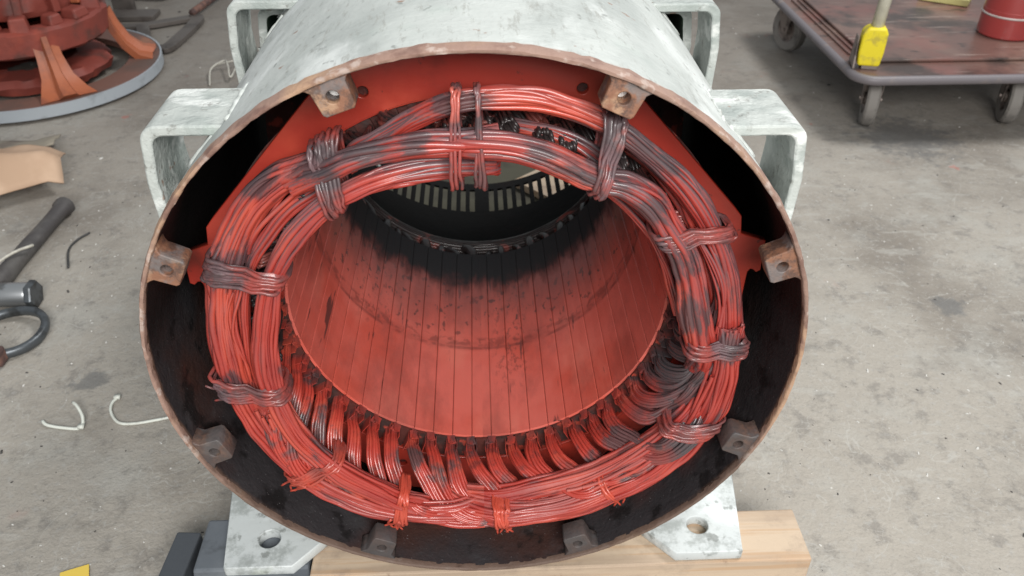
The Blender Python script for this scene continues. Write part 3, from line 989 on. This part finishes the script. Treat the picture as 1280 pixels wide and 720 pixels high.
def knot_lump(a_, r_, y_, seed, sx=.012, sy=.010, sz=.012):
    bm = bmesh.new()
    bmesh.ops.create_icosphere(bm, subdivisions=3, radius=1)
    for v in bm.verts:
        d = 1 + .35 * noise.noise(v.co * 1.6 + Vector((seed, 0, 0))) + .15 * noise.noise(v.co * 5 + Vector((seed, 3, 0)))
        v.co = Vector((v.co.x * sx, v.co.y * sy, v.co.z * sz)) * d
    me = bpy.data.meshes.new('varnish_lump')
    bm.to_mesh(me)
    bm.free()
    me.materials.append(M['cord'])
    me.polygons.foreach_set('use_smooth', [True] * len(me.polygons))
    o = link('varnish_lump', me, EW)
    o.location = pol(a_, r_, y_)
    o.rotation_euler = (0, R(a_), 0)
    return o


lacing(-3.8, .204, .300, .014, .066, 2, 1.3, 1, 1.5, cordr=.0023, sleeve=False)
lacing(1.0, .204, .300, .014, .066, 2, 1.3, 2, -1.0, cordr=.0023, sleeve=False)
lacing(-33, .222, .288, .016, .070, 5, 1.5, 3, 7)
lacing(29, .226, .301, .014, .064, 4, 1.4, 4, -5)
lacing(57, .230, .298, .014, .064, 4, 1.6, 5, 9)
lacing(91.5, .232, .302, .016, .070, 5, 1.2, 6, 2)
lacing(117.5, .254, .314, .016, .070, 5, 1.5, 7, -5, slope=.008)
lacing(146, .262, .303, .016, .066, 2, 1.3, 12, 0, 3)
lacing(175.5, .258, .294, .012, .066, 4, 1.1, 8, 0, 5)
lacing(-157.5, .246, .304, .014, .066, 4, 1.0, 9, -3, 6)
lacing(-131.5, .238, .308, .014, .068, 4, 1.3, 10, 3, 4)
lacing(-101.5, .228, .304, .016, .070, 5, 1.4, 11, 4, 2)
lacing(-66, .222, .300, .016, .070, 5, 1.5, 13, -5)
for (a_, r_, y_, s_) in [] and [(-67, .284, .042, 1), (-62, .262, .036, 2), (29, .284, .040, 3), (27, .240, .020, 4), (56, .262, .036, 5), (91, .280, .042, 6), (-33, .276, .042, 7), (120, .292, .036, 8), (-101, .290, .044, 9), (96, .262, .046, 10), (-150, .262, .036, 11), (36, .262, .044, 12)]:
    knot_lump(a_, r_, y_, s_ * 3.7, sx=.013, sy=.0085, sz=.012)

# rear end winding and its darkness
rw = MB()
for i in range(NS):
    a_ = i * pitch + pitch / 2
    ln = random.uniform(-3, 14)
    jr = random.uniform(-.004, .006)
    pts = [Vector(q) for q in catmull([tuple(pol(a_, .243, .56)), tuple(pol(a_ + random.uniform(-1, 1), .241 + jr, .592)), tuple(pol(a_ + ln * .4, .248 + jr, .618)), tuple(pol(a_ + ln, .266, .63))], 8)]
    rw.tube(pts, random.uniform(.0055, .0095), 7)
for k in range(26):
    ph = 2 * PI * k / 26
    n = 90
    rr = .268 + .024 * math.cos(ph)
    yy = .632 + .024 * math.sin(ph)
    pts = []
    for i in range(n):
        a_ = 360 * i / n
        d = .003 * noise.noise(Vector((math.cos(R(a_)) * 6, math.sin(R(a_)) * 6, k * 2.2)))
        pts.append(pol(a_, rr + d, yy + d * 1.4))
    rw.tube(pts, .0042, 5, closed=True)
sp(build(rw, 'rear_winding', 'rear_coil', smooth=True))

# feet with bolt holes
for yf in (0.033, 0.86):
    for s in (-1, 1):
        out = [(.214, .052), (.262, -.001), (.350, -.001), (.352, 0.0), (.374, .150), (.262, .150), (.214, .150)]
        out = [(s * x, y + yf) for x, y in out]
        m4 = Matrix.Translation((0, 0, -.3765))
        f = sp(plate('mounting_foot', out, [(s * .300, yf + .044, .0165)], .017, 'foot', None, m4, bevel=.0015, res=32))
        mb = MB()   # upright web welded to the shell
        V = [(s * .250, yf + .060, -.3685), (s * .362, yf + .060, -.3685), (s * .345, yf + .060, -.075), (s * .250, yf + .060, -.245),
             (s * .250, yf + .074, -.3685), (s * .362, yf + .074, -.3685), (s * .345, yf + .074, -.075), (s * .250, yf + .074, -.245)]
        V = [(s * .215, yf + .136, -.3685), (s * .372, yf + .136, -.3685), (s * .3475, yf + .136, -.06), (s * .215, yf + .136, -.272)]
        V += [(x, y + .013, z) for x, y, z in V]
        mb.add(V, [(0, 1, 2, 3), (7, 6, 5, 4), (0, 4, 5, 1), (1, 5, 6, 2), (2, 6, 7, 3), (3, 7, 4, 0)])
        wbb = build(mb, 'foot_web', 'shell', bevel=.001)
        wbb.parent = f

# lifting brackets: bent flat bar frames on both flanks


def bracket(s, y0, y1, xo, zt, zb, th, mat=('bracket', 'bracket'), xin=.20, back=False):
    """closed band: from the shell out along the top, round the corner, down and back to the shell"""
    rc = .018
    rs = RO - .0025
    P = [(math.sqrt(rs * rs - zt * zt), zt)]
    n = 6
    for k in range(n + 1):
        t = PI / 2 * k / n
        P.append((xo - rc + rc * math.sin(t), zt - rc + rc * math.cos(t)))
    P += [(xo + .004, zt - .06), (min(xo + .001, rs - .0005), math.sqrt(max(1e-6, rs * rs - min(xo + .001, rs - .0005) ** 2)))]
    Q = [(math.sqrt(rs * rs - (zt - th) ** 2), zt - th)]
    ri = rc - th * .6
    for k in range(n + 1):
        t = PI / 2 * k / n
        Q.append((xo - th - ri + ri * math.sin(t), zt - th - ri + ri * math.cos(t)))
    Q += [(xo + .004 - th, zt - .06), (xo + .001 - th, math.sqrt(rs * rs - (xo + .001 - th) ** 2))]
    m = len(P)
    V = []
    for y in (y0, y1):
        for (x, z) in P:
            V.append((s * x, y, z))
        for (x, z) in Q:
            V.append((s * x, y, z))
    F, mi = [], []
    for i in range(m - 1):
        F.append((i, i + 1, m + i + 1, m + i))
        mi.append(0)
        F.append((2 * m + i, 3 * m + i, 3 * m + i + 1, 2 * m + i + 1))
        mi.append(0)
        F.append((i, 2 * m + i, 2 * m + i + 1, i + 1))
        mi.append(0)
        F.append((m + i, m + i + 1, 3 * m + i + 1, 3 * m + i))
        mi.append(1)
    F.append((m - 1, 2 * m - 1 + 2 * m, 2 * m + m - 1)) if False else None
    F.append((m - 1, 3 * m - 1, 4 * m - 1, 2 * m - 1))
    mi.append(0)
    mb = MB()
    mb.v = V
    mb.f = F
    mb.m = mi
    o = sp(build(mb, 'lifting_bracket', list(mat), bevel=.0022, autosmooth=50))
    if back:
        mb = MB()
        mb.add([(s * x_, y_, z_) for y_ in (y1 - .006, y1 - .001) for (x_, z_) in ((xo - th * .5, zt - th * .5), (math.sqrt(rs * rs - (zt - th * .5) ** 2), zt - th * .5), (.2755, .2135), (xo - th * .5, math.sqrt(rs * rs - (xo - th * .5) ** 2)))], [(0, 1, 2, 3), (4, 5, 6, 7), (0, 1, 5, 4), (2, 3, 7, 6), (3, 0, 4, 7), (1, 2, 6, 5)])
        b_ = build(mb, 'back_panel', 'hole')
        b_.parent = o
    return o


for s, dx, dz in ((-1, -.004, .004), (1, .006, -.006)):
    bracket(s, .060, .155, .322 + dx, .2545 + dz, .140, .0108)
    bracket(s, .415, .500, .322 + dx, .2665 + dz, .135, .0112)
    bracket(s, .508, .660, .3075 + dx, .234 + dz * .5, .120, .0125, mat=('bracket', 'green'), back=True)
# weld beads where the brackets meet the shell
for s in (-1, 1):
    for (y0, y1) in ((.062, .153), (.427, .523)):
        mb = MB()
        for ang in ((44.0 if y0 < .1 else 41.4) if s > 0 else (-41.8 if y0 < .1 else -38.4),):
            pts = [pol(ang - s * .35, RO - .0005, y0 + (y1 - y0) * i / 14) + Vector((0, 0, .0015 * random.uniform(-1, 1))) for i in range(15)]
            mb.tube(pts, [.0028 * random.uniform(.7, 1.2) for _ in range(15)], 6)
        for yy in (y0, y1):
            pts = [pol((45 + i * 1.2) * s, RO - .0008, yy) for i in range(7)]
            mb.tube(pts, [.0032 * random.uniform(.8, 1.2) for _ in range(7)], 6)
        sp(build(mb, 'weld_bead', 'shell', smooth=True))

# ------------------------------------------------------------------ what it stands on
mb = MB()
nx = 30
L0, L1 = -.24, .452
V = []
F = []
mb.box(((L0 + L1) / 2, .070, (-.3852 + FZ) / 2), (L1 - L0, .088, -.3852 - FZ))
o = build(mb, 'wood_block', 'wood', bevel=.003)
tag(o, 'pale softwood block lying across the floor under the front feet of the stator', 'wood block')
mb = MB()
mb.box((0, .93, (-.3852 + FZ) / 2), (.80, .10, -.3852 - FZ))
o = build(mb, 'wood_block', 'wood', bevel=.003)
tag(o, 'wood block hidden under the rear end of the stator', 'wood block')
mb = MB()
mb.box((-.3220, .085, (-.3855 + FZ) / 2), (.158, .088, -.3855 - FZ))
mb.v = [(x - (.012 if (x < -.3 and z < -.4) else 0) , y, z) for x, y, z in mb.v]
o = build(mb, 'rubber_block', 'slate', bevel=.004)
tag(o, 'blue grey rubber block under the left foot of the stator, beside the wood block', 'block')
mb = MB()
mb.box((0, 0, 0), (.036, .080, .072))
o = build(mb, 'rubber_block', 'darkslate', bevel=.003)
o.location = (-.436, .086, FZ + .0365)
o.rotation_euler = (0, 0, R(-4))
tag(o, 'narrow darker grey block standing at the outer side of the blue grey one', 'block')
mb = MB()
mb.box((0, 0, 0), (.40, .030, .074))
o = build(mb, 'grey_bar', 'slate', bevel=.003)
o.location = (-.150, .0085, FZ + .0373)
o.rotation_euler = (0, 0, R(1.0))
tag(o, 'blue grey bar lying along the front of the wood block', 'bar')
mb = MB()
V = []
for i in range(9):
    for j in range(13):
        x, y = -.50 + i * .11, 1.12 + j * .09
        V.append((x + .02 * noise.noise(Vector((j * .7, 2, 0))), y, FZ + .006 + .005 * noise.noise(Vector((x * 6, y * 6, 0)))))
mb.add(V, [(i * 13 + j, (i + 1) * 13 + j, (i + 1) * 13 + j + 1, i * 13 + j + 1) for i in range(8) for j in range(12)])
o = build(mb, 'shade_sheet', 'shade', smooth=True)  # added sheet, takes the place of shaded floor seen through the bore
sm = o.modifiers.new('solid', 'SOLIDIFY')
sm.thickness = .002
tag(o, 'dull olive canvas added to darken the floor behind the stator, glimpsed through its bore', 'shade')
mb = MB()
mb.box((0, 0, 0), (.50, .30, .02))
o = build(mb, 'wood_sheet', 'wood', bevel=.002)
o.location = (.375, 1.325, FZ + .0225)
o.rotation_euler = (0, 0, R(42))
tag(o, 'pale sheet of wood on the floor behind the stator, seen through its rear vents', 'wood sheet')

# ------------------------------------------------------------------ top left: casting on a big ring
RC = Vector((-1.505, 2.135, FZ))
rot_ = empty('rotor_frame', RC)
tag(rot_, 'red and orange cast frame with a broad ring base, standing on the floor behind', 'machine part')
mb = MB()
mb.lathe([(.300, .022), (.300, .045), (.402, .045), (.402, .022)], 96, closed_prof=True)
o = build(mb, 'base_ring', 'ring_face', rot_, bevel=.002, autosmooth=40)
mb = MB()
mb.lathe([(.4025, .012), (.4025, .048), (.408, .048), (.408, .012)], 96, closed_prof=True)
o2 = build(mb, 'ring_edge', 'machined', rot_, autosmooth=40)
for k in range(5):
    a_ = k * 72 + 20
    mb = MB()
    rt = Matrix.Rotation(R(a_), 3, 'Z')
    # flared foot: a wide tapering web with a raised rib down its middle
    V = []
    for (r_, z_, hw_) in ((.375, .047, .085), (.335, .058, .070), (.300, .095, .048), (.275, .150, .038), (.262, .200, .036)):
        for (dx, dz) in ((-1, 0), (-.35, .004), (-.22, .022), (.22, .022), (.35, .004), (1, 0), (.9, -.020), (-.9, -.020)):
            q = rt @ Vector((r_ + dz * .8, dx * hw_, z_ + dz * .7))
            V.append(q)
    F = [(i * 8 + k2, i * 8 + (k2 + 1) % 8, (i + 1) * 8 + (k2 + 1) % 8, (i + 1) * 8 + k2) for i in range(4) for k2 in range(8)] + [tuple(range(8)), tuple(32 + k2 for k2 in range(7, -1, -1))]
    mb.add(V, F)
    build(mb, 'spoke', 'orange', rot_, autosmooth=35)
mb = MB()
mb.lathe([(.13, .02), (.17, .018), (.235, .03), (.245, .055), (.225, .075), (.14, .08)], 64, jitter=.02)
build(mb, 'lower_disc', 'oxide', rot_, smooth=True, autosmooth=40)
mb = MB()
mb.lathe([(.10, .145), (.255, .150), (.268, .160), (.270, .225), (.258, .235), (.21, .235), (.205, .205), (.10, .20)], 72, jitter=.012)
build(mb, 'drum', 'oxide', rot_, smooth=True, autosmooth=35)
for k in range(16):
    a_ = k * 22.5 + 5
    rt = Matrix.Rotation(R(a_), 3, 'Z')
    mb = MB()
    mb.box(rt @ Vector((.232, random.uniform(-.01, .01), .248)), (.05 + random.uniform(-.01, .015), .05 + random.uniform(-.015, .02), .03 + random.uniform(0, .03)), rot=rt @ Matrix.Rotation(random.uniform(-.25, .25), 3, 'Z'), taper=.8)
    build(mb, 'drum_block', 'oxide', rot_, bevel=.006)
mb = MB()
mb.lathe([(.05, .24), (.185, .25), (.195, .27), (.175, .40), (.16, .415), (.05, .42)], 48, jitter=.012)
build(mb, 'upper_drum', 'oxide', rot_, smooth=True, autosmooth=35)
for k in range(12):
    a_ = k * 30
    rt = Matrix.Rotation(R(a_), 3, 'Z')
    mb = MB()
    mb.box(rt @ Vector((.200, 0, .33)), (.03, .026, .15), rot=rt @ Matrix.Rotation(.12 * math.sin(k * 2.3), 3, 'X'))
    build(mb, 'rib', 'oxide' if k % 3 else 'orange', rot_, bevel=.005)

# scrap behind it


def bar_path(name, pts, wth, th, mat, label, cat):
    mb = MB()
    pts = [Vector(p) for p in pts]
    for p, q in zip(pts, pts[1:]):
        d = q - p
        a_ = math.atan2(d.y, d.x)
        mb.box((p + q) / 2, (d.length + wth * .5, wth, th), rot=Matrix.Rotation(a_, 3, 'Z'))
        pts_off = 0
    o = build(mb, name, mat, bevel=min(th, wth) * .15)
    return tag(o, label, cat)


S = FZ + .006
bracket_z = .012
mb = MB()
tri = [(-1.30, 2.70), (-1.165, 2.815), (-1.140, 2.700), (-1.175, 2.43)]


def flat_strip(mb, pts, wth, z, th, lift=0.0):
    pts = [Vector((p[0], p[1], 0)) for p in pts]
    V, F = [], []
    n = len(pts)
    for i, p in enumerate(pts):
        t = (pts[min(i + 1, n - 1)] - pts[max(0, i - 1)]).normalized()
        nrm = Vector((-t.y, t.x, 0)) * wth / 2
        zz = z + lift * i / n
        for q, h in ((p + nrm, zz), (p - nrm, zz), (p - nrm, zz + th), (p + nrm, zz + th)):
            V.append((q.x, q.y, h))
    for i in range(n - 1):
        for k in range(4):
            l = (k + 1) % 4
            F.append((i * 4 + k, i * 4 + l, (i + 1) * 4 + l, (i + 1) * 4 + k))
    F += [(0, 1, 2, 3), tuple((n - 1) * 4 + k for k in (3, 2, 1, 0))]
    mb.add(V, F)


fr = empty('metal_scrap', (-1.2, 2.65, FZ))
tag(fr, 'dark flat steel frame bent into a triangle on the floor beyond the ring', 'metal frame')
fr_inv = Matrix.Translation((1.2, -2.65, -FZ))
for pts in ([(-1.52, 2.72), (-1.36, 2.70), (-1.17, 2.80), (-1.155, 2.80)], [(-1.150, 2.815), (-1.135, 2.74), (-1.155, 2.47), (-1.175, 2.435)], [(-1.335, 2.725), (-1.315, 2.66), (-1.255, 2.50), (-1.225, 2.455), (-1.165, 2.435)]):
    mb = MB()
    flat_strip(mb, [tuple(p)[:2] for p in catmull([(a1, b1, 0) for a1, b1 in pts], 12)], .048, FZ + .006 + .0005 * len(fr.children), .016)
    o = build(mb, 'steel_strip', 'scrap', bevel=.002)
    o.parent = fr
    o.matrix_parent_inverse = fr_inv
mb = MB()
mb.tube([(-1.165, 2.83, FZ + .03), (-1.13, 3.05, FZ + .03), (-1.06, 3.45, FZ + .03)], .014, 8)
tag(build(mb, 'rusty_rod', 'rust', smooth=True), 'thin rusty rod running back from the corner of the dark steel frame', 'rod')
mb = MB()
mb.tube([(-1.62, 3.18, FZ + .05), (-1.36, 3.12, FZ + .05)], .045, 16)
mb.tube([(-1.362, 3.1205, FZ + .05), (-1.345, 3.1166, FZ + .05)], .03, 12)
tag(build(mb, 'pipe_end', 'scrap', autosmooth=40), 'short grey pipe lying at the very top left behind the cast frame', 'pipe')
mb = MB()
mb.box((-1.475, 2.93, FZ + .10), (.085, .03, .20))
mb.box((-1.42, 2.86, FZ + .012), (.19, .10, .02))
tag(build(mb, 'angle_bracket', 'scrap', bevel=.003), 'grey steel angle standing upright beside the short pipe', 'bracket')
mb = MB()
mb.tube([(-1.575, 2.80, FZ + .02), (-1.56, 2.78, FZ + .14), (-1.50, 2.74, FZ + .15), (-1.46, 2.66, FZ + .03)], .026, 10)
tag(build(mb, 'bent_tube', 'grip', smooth=True), 'dark bent tube between the cast frame and the steel frame', 'tube')

# ------------------------------------------------------------------ left: cardboard, grip, socket, clamp


def sheet(name, corners, mat, label, cat, th=.004, nu=10, nv=8, amp=.008, seed=1.0, lift=None):
    """bilinear sheet with sag, real thickness"""
    A, B, C_, D = [Vector(c) for c in corners]
    V = []
    for i in range(nu + 1):
        for j in range(nv + 1):
            u, v = i / nu, j / nv
            p = A * (1 - u) * (1 - v) + B * u * (1 - v) + C_ * u * v + D * (1 - u) * v
            p.z += amp * noise.noise(Vector((u * 2.5, v * 2.5, seed))) + (lift(u, v) if lift else 0)
            V.append(p)
    F = [(i * (nv + 1) + j, (i + 1) * (nv + 1) + j, (i + 1) * (nv + 1) + j + 1, i * (nv + 1) + j + 1) for i in range(nu) for j in range(nv)]
    mb = MB()
    mb.add(V, F)
    o = build(mb, name, mat, smooth=True)
    sm = o.modifiers.new('solid', 'SOLIDIFY')
    sm.thickness = th
    return tag(o, label, cat)


sheet('cardboard_piece', [(-1.50, 1.64, FZ + .012), (-1.235, 1.64, FZ + .012), (-1.20, 1.52, FZ + .04), (-1.50, 1.50, FZ + .03)], 'card_old',
      'dirty grey brown cardboard scrap lying behind the clean folded piece', 'cardboard', lift=lambda u, v: .02 * max(0, u - .7) / .3)
sheet('cardboard_piece', [(-1.42, 1.500, FZ + .055), (-1.160, 1.490, FZ + .065), (-1.105, 1.330, FZ + .050), (-1.30, 1.20, FZ + .030)], 'card',
      'clean light brown cardboard folded and raised off the floor at left', 'cardboard', nu=14, nv=14, amp=.012, seed=4.0, lift=lambda u, v: (.085 * v / .6 if v < .6 else .085 - .075 * (v - .6) / .4) * (1 - .55 * u) + (.03 * (.3 - u) / .3 if u < .3 else 0) - (.02 * (u - .85) / .15 if u > .85 else 0))
mb = MB()
pts = [Vector((-1.335 + .075 * math.cos(t), 1.315 + .12 * math.sin(t), FZ + .125 + .012 * math.sin(t))) for t in [R(x) for x in range(-60, 125, 12)]]
mb.tube(pts, .013, 10, flat=.6)
tag(build(mb, 'hose_loop', 'darksteel', smooth=True), 'dark curved hose loop lying on the light brown cardboard at left edge', 'hose')
mb = MB()
p0, p1 = Vector((-1.060, 1.225, FZ + .026)), Vector((-1.075, .865, FZ + .024))
pts = [p0 + (p1 - p0) * t for t in (0, .02, .07, .10, .25, .4, .55, .7, .85, .95, 1)]
mb.tube(pts, [.015, .024, .024, .019, .018, .0185, .0195, .019, .021, .022, .016], 14)
mb.v = [(x + .002 * noise.noise(Vector((x * 40, y * 30, z * 60))), y, z + .0022 * noise.noise(Vector((x * 50 + 9, y * 35, z * 60)))) for x, y, z in mb.v]
tag(build(mb, 'hammer_grip', 'grip', smooth=True, autosmooth=40), 'black rubber tool handle lying slanted on the floor below the cardboard', 'tool handle')
mb = MB()
pts = [Vector(q) for q in catmull([(-1.15, .86, FZ + .01), (-1.09, .900, FZ + .05), (-1.06, .945, FZ + .058), (-1.035, .985, FZ + .052)], 10)]
mb.tube(pts, .0035, 6)
tag(build(mb, 'stiff_wire', 'wire', smooth=True), 'pale stiff wire crossing over the black tool handle', 'wire')
sk = empty('steel_socket', (-1.03, .82, FZ + .03))
tag(sk, 'short shiny steel cylinder with a dark collar at the left edge above the ring clamp', 'steel fitting')
mb = MB()
mb.lathe([(.001, -.07), (.024, -.07), (.026, -.065), (.026, .045), (.024, .05), (.001, .05)], 20, 'X')
build(mb, 'barrel', 'steel', sk, autosmooth=35)
mb = MB()
mb.lathe([(.001, .0505), (.030, .0505), (.031, .055), (.031, .062), (.029, .066), (.001, .066)], 6, 'X')
build(mb, 'collar', 'darksteel', sk, bevel=.001)
rc = empty('ring_clamp', (-.985, .70, FZ))
tag(rc, 'dark round pipe clamp with a bolted lug, lying at the left edge', 'pipe clamp')
mb = MB()
pts = [Vector((.078 * math.cos(t), .072 * math.sin(t), .018 + .004 * math.sin(2 * t))) for t in [2 * PI * i / 40 for i in range(40)]]
mb.tube(pts, .0085, 8, closed=True, flat=1.3)
build(mb, 'band', 'darksteel', rc, smooth=True)
mb = MB()
mb.box((-.005, -.082, .022), (.085, .03, .036))
build(mb, 'lug', 'rust', rc, bevel=.006)
mb = MB()
mb.tube([(.025, -.075, .035), (.018, -.055, .085)], [.006, .003], 8)
build(mb, 'bolt', 'steel', rc, smooth=True)

# zip ties and wires


def wire(name, pts, r, mat, label, cat, flat=1.0, head=None, n=24):
    mb = MB()
    P = [Vector(q) for q in catmull([(x, y, FZ + z) for x, y, z in pts], n)]
    mb.tube(P, r, 6, flat=flat)
    if head is not None:
        mb.box(P[head] + Vector((0, 0, .002)), (.010, .009, .006))
    o = build(mb, name, mat, smooth=True)
    return tag(o, label, cat)


wire('cable_tie', [(-.808, .448, .004), (-.795, .437, .004), (-.765, .430, .003), (-.733, .427, .004), (-.733, .445, .012), (-.748, .466, .02), (-.762, .480, .018)], .0030, 'nylon',
     'cut white cable tie with an upright tail, left of the stator', 'cable tie', head=12)
wire('cable_tie', [(-.688, .508, .006), (-.696, .490, .005), (-.690, .466, .004), (-.668, .440, .003), (-.640, .436, .003), (-.605, .443, .003), (-.560, .455, .003)], .0028, 'nylon',
     'long curved white cable tie whose end runs behind the stator', 'cable tie', head=1)
wire('black_wire', [(-.968, 1.118, .004), (-.985, 1.085, .004), (-.988, 1.04, .004), (-.960, .965, .004)], .0026, 'blackwire',
     'short thin black wire curved on the floor beside the tool handle', 'wire')
wire('thin_wire', [(-.915, 2.09, .004), (-.935, 2.20, .02), (-.90, 2.255, .03), (-.875, 2.20, .03), (-.850, 2.12, .02), (-.845, 2.22, .03), (-.83, 2.30, .03), (-.87, 2.25, .03), (-.93, 2.24, .02)], .0030, 'wire',
     'tangle of thin pale wire on the floor above the left bracket', 'wire', n=50)
mb = MB()
mb.box((-.622, .106, FZ + .003), (.040, .030, .002), rot=Matrix.Rotation(R(20), 3, 'Z'))
tag(build(mb, 'yellow_card', 'yellow_paper'), 'small yellow card scrap at the bottom left edge', 'paper scrap')

# loose grit on the floor
for nm, mt, cnt, big in (('floor_grit', 'grit', 620, .0022), ('floor_dirt', 'darkgrit', 420, .0024)):
    mb = MB()
    for i in range(cnt):
        x, y = random.uniform(-1.6, 1.9), random.uniform(.0, 3.0)
        if random.random() < .5:
            x, y = random.uniform(-1.0, 1.1), random.uniform(0.05, 1.3)
        s_ = big * random.uniform(.35, 1.0) * (1 + .35 * y)
        if random.random() < .05:
            s_ *= 1.8
        rt = Matrix.Rotation(random.uniform(0, 6.3), 3, 'Z')
        mb.box((x, y, FZ + s_ * .25), (s_ * random.uniform(.8, 2.6), s_, s_ * .5), rot=rt, taper=.6)
    tag(build(mb, nm, mt, recalc=False), kind='stuff')

# ------------------------------------------------------------------ trolley
TR = empty('platform_trolley', (1.55, 2.0, FZ))
tag(TR, 'low brown steel platform trolley with a grey bumper rim and small wheels', 'trolley')
TI = Matrix.Translation((-1.55, -2.0, -FZ))


def tp(o, par=TR):
    o.parent = par
    if par is TR:
        o.matrix_parent_inverse = TI
    return o


x0, x1, y0, y1 = 1.075, 1.97, 1.530, 2.45
zt = -.283


def rrect(x0, x1, y0, y1, r, n=8):
    P = []
    for (cx, cy, a0) in ((x1 - r, y1 - r, 0), (x0 + r, y1 - r, 90), (x0 + r, y0 + r, 180), (x1 - r, y0 + r, 270)):
        for k in range(n + 1):
            t = R(a0 + 90 * k / n)
            P.append((cx + r * math.cos(t), cy + r * math.sin(t)))
    return P


def slab(P, z0, z1):
    n = len(P)
    mb = MB()
    mb.add([(x, y, z0) for x, y in P] + [(x, y, z1) for x, y in P], [tuple(range(n - 1, -1, -1)), tuple(range(n, 2 * n))] + [(i, (i + 1) % n, n + (i + 1) % n, n + i) for i in range(n)])
    return mb


tp(build(slab(rrect(x0 + .004, x1 - .004, y0 + .004, y1 - .004, .055), zt - .012, zt), 'deck', 'deck', bevel=.002))
dk = tp(build(slab(rrect(x0 + .075, x1 - .075, y0 + .105, y1 - .105, .03), zt + .0005, zt + .010), 'deck_panel', 'deck', bevel=.004, seg=3))
mb = MB()
mb.tube([(x, y, zt - .012) for x, y in rrect(x0, x1, y0, y1, .06, 10)], .0135, 10, closed=True)
tp(build(mb, 'bumper_rim', 'bumper', smooth=True))
mb = MB()
for k in range(2):
    xx = x0 + .035
    mb.box((xx + k * .022, y0 + .45, zt + .003), (.004, .55, .006))
tp(build(mb, 'side_seam', 'deck'))


def caster(x, y, yaw):
    c = empty('caster_wheel', (0, 0, 0))
    c.location = (x, y, FZ)
    c.rotation_euler = (0, 0, R(yaw))
    r = .080
    mb = MB()
    mb.lathe([(.046, -.017), (r - .006, -.018), (r, -.012), (r, .012), (r - .006, .018), (.046, .017)], 36, 'X', c=(0, 0, r), closed_prof=True)
    build(mb, 'tyre', 'tyre', c, autosmooth=40)
    mb = MB()
    mb.lathe([(.001, -.009), (.012, -.020), (.018, -.019), (.020, -.007), (.040, -.007), (.0455, -.015), (.0455, .015), (.040, .007), (.020, .007), (.018, .019), (.012, .020), (.001, .009)], 28, 'X', c=(0, 0, r))
    build(mb, 'hub', 'wheelmetal', c, autosmooth=35)
    mb = MB()
    for s in (-1, 1):
        V = [(s * .026, -.016, r - .014), (s * .026, .016, r - .014), (s * .026, .055, .170), (s * .026, -.035, .170)]
        V += [(xx - s * .003, yy, zz) for xx, yy, zz in V]
        mb.add(V, [(0, 1, 2, 3), (7, 6, 5, 4), (0, 4, 5, 1), (1, 5, 6, 2), (2, 6, 7, 3), (3, 7, 4, 0)])
    mb.box((0, .01, .172), (.058, .10, .006))
    mb.tube([(-.032, 0, r), (.032, 0, r)], .006, 8)
    build(mb, 'fork', 'wheelmetal', c)
    return c


for (x, y, yaw) in ((1.185, 1.655, -20), (1.617, 1.655, -20), (1.145, 2.31, 20), (1.85, 2.31, 0)):
    c = caster(x, y, yaw)
    c.parent = TR
    c.matrix_parent_inverse = TI

# yellow folding handle socket with cream pole
hb = empty('handle_hinge')
hb.location = (1.122, 1.605, zt)
hb.rotation_euler = (0, 0, R(-14))
hb.parent = TR
hb.matrix_parent_inverse = TI
mb = MB()
P = [(-.030, -.018), (.030, -.018), (.034, .02), (.034, .075), (.026, .092), (-.020, .092), (-.033, .078), (-.034, .02)]
V = [(x, -.022, z + .028) for x, z in P] + [(x, .022, z + .028) for x, z in P]
n = len(P)
mb.add(V, [tuple(range(n - 1, -1, -1)), tuple(range(n, 2 * n))] + [(i, (i + 1) % n, n + (i + 1) % n, n + i) for i in range(n)])
build(mb, 'yellow_cover', 'yellow', hb, bevel=.007, seg=3)
mb = MB()
mb.box((-.040, .012, .045), (.006, .080, .085), taper=.5)
mb.box((.005, 0, .012), (.045, .035, .024))
build(mb, 'hinge_plate', 'wheelmetal', hb, bevel=.003)
mb = MB()
mb.tube([(0.002, 0, .112), (.018, .02, .35), (.05, .04, .9)], .017, 14)
build(mb, 'handle_pole', 'pole', hb, smooth=True)

bt = empty('red_cylinder', (1.655, 1.850, zt + .0105))
tag(bt, 'dusty red steel bottle with a pale band standing on the trolley deck', 'gas bottle')
mb = MB()
mb.lathe([(.001, 0), (.076, 0), (.081, .005), (.081, .08), (.080, .081), (.076, .17), (.068, .24), (.05, .30), (.03, .33), (.03, .38), (.001, .38)], 40)
build(mb, 'bottle_body', 'redbottle', bt, autosmooth=35)
mb = MB()
mb.tube([(.0805 * math.cos(R(a_)), .0805 * math.sin(R(a_)), .066) for a_ in range(0, 360, 10)], .0035, 6, closed=True)
build(mb, 'pale_band', 'paleband', bt, smooth=True)
mb = MB()
mb.box((0, 0, 0), (.16, .10, .025))
o = build(mb, 'yellow_packet', 'pale_yellow', bevel=.004)
o.location = (1.63, 2.20, zt + .024)
o.rotation_euler = (0, 0, R(-35))
tag(o, 'pale yellow packet lying behind the red bottle on the trolley', 'packet')

# small rigid shifts of the loose things on the left of the floor
for o in list(bpy.data.objects):
    if o.parent is None and o.name.split('.')[0] in ('metal_scrap', 'rusty_rod', 'pipe_end', 'angle_bracket', 'bent_tube', 'cardboard_piece', 'hose_loop', 'hammer_grip', 'stiff_wire', 'steel_socket', 'ring_clamp', 'cable_tie', 'black_wire', 'thin_wire', 'yellow_card'):
        tree = [o] + list(o.children_recursive)
        ms = [q for q in tree if q.type == 'MESH']
        bpy.context.view_layer.update()
        c = sum(((q.matrix_world @ Vector(b)) for q in ms for b in q.bound_box), Vector()) / (8 * len(ms))
        o.location.x += c.x * -.017
        o.location.y += c.y * -.027 + .003
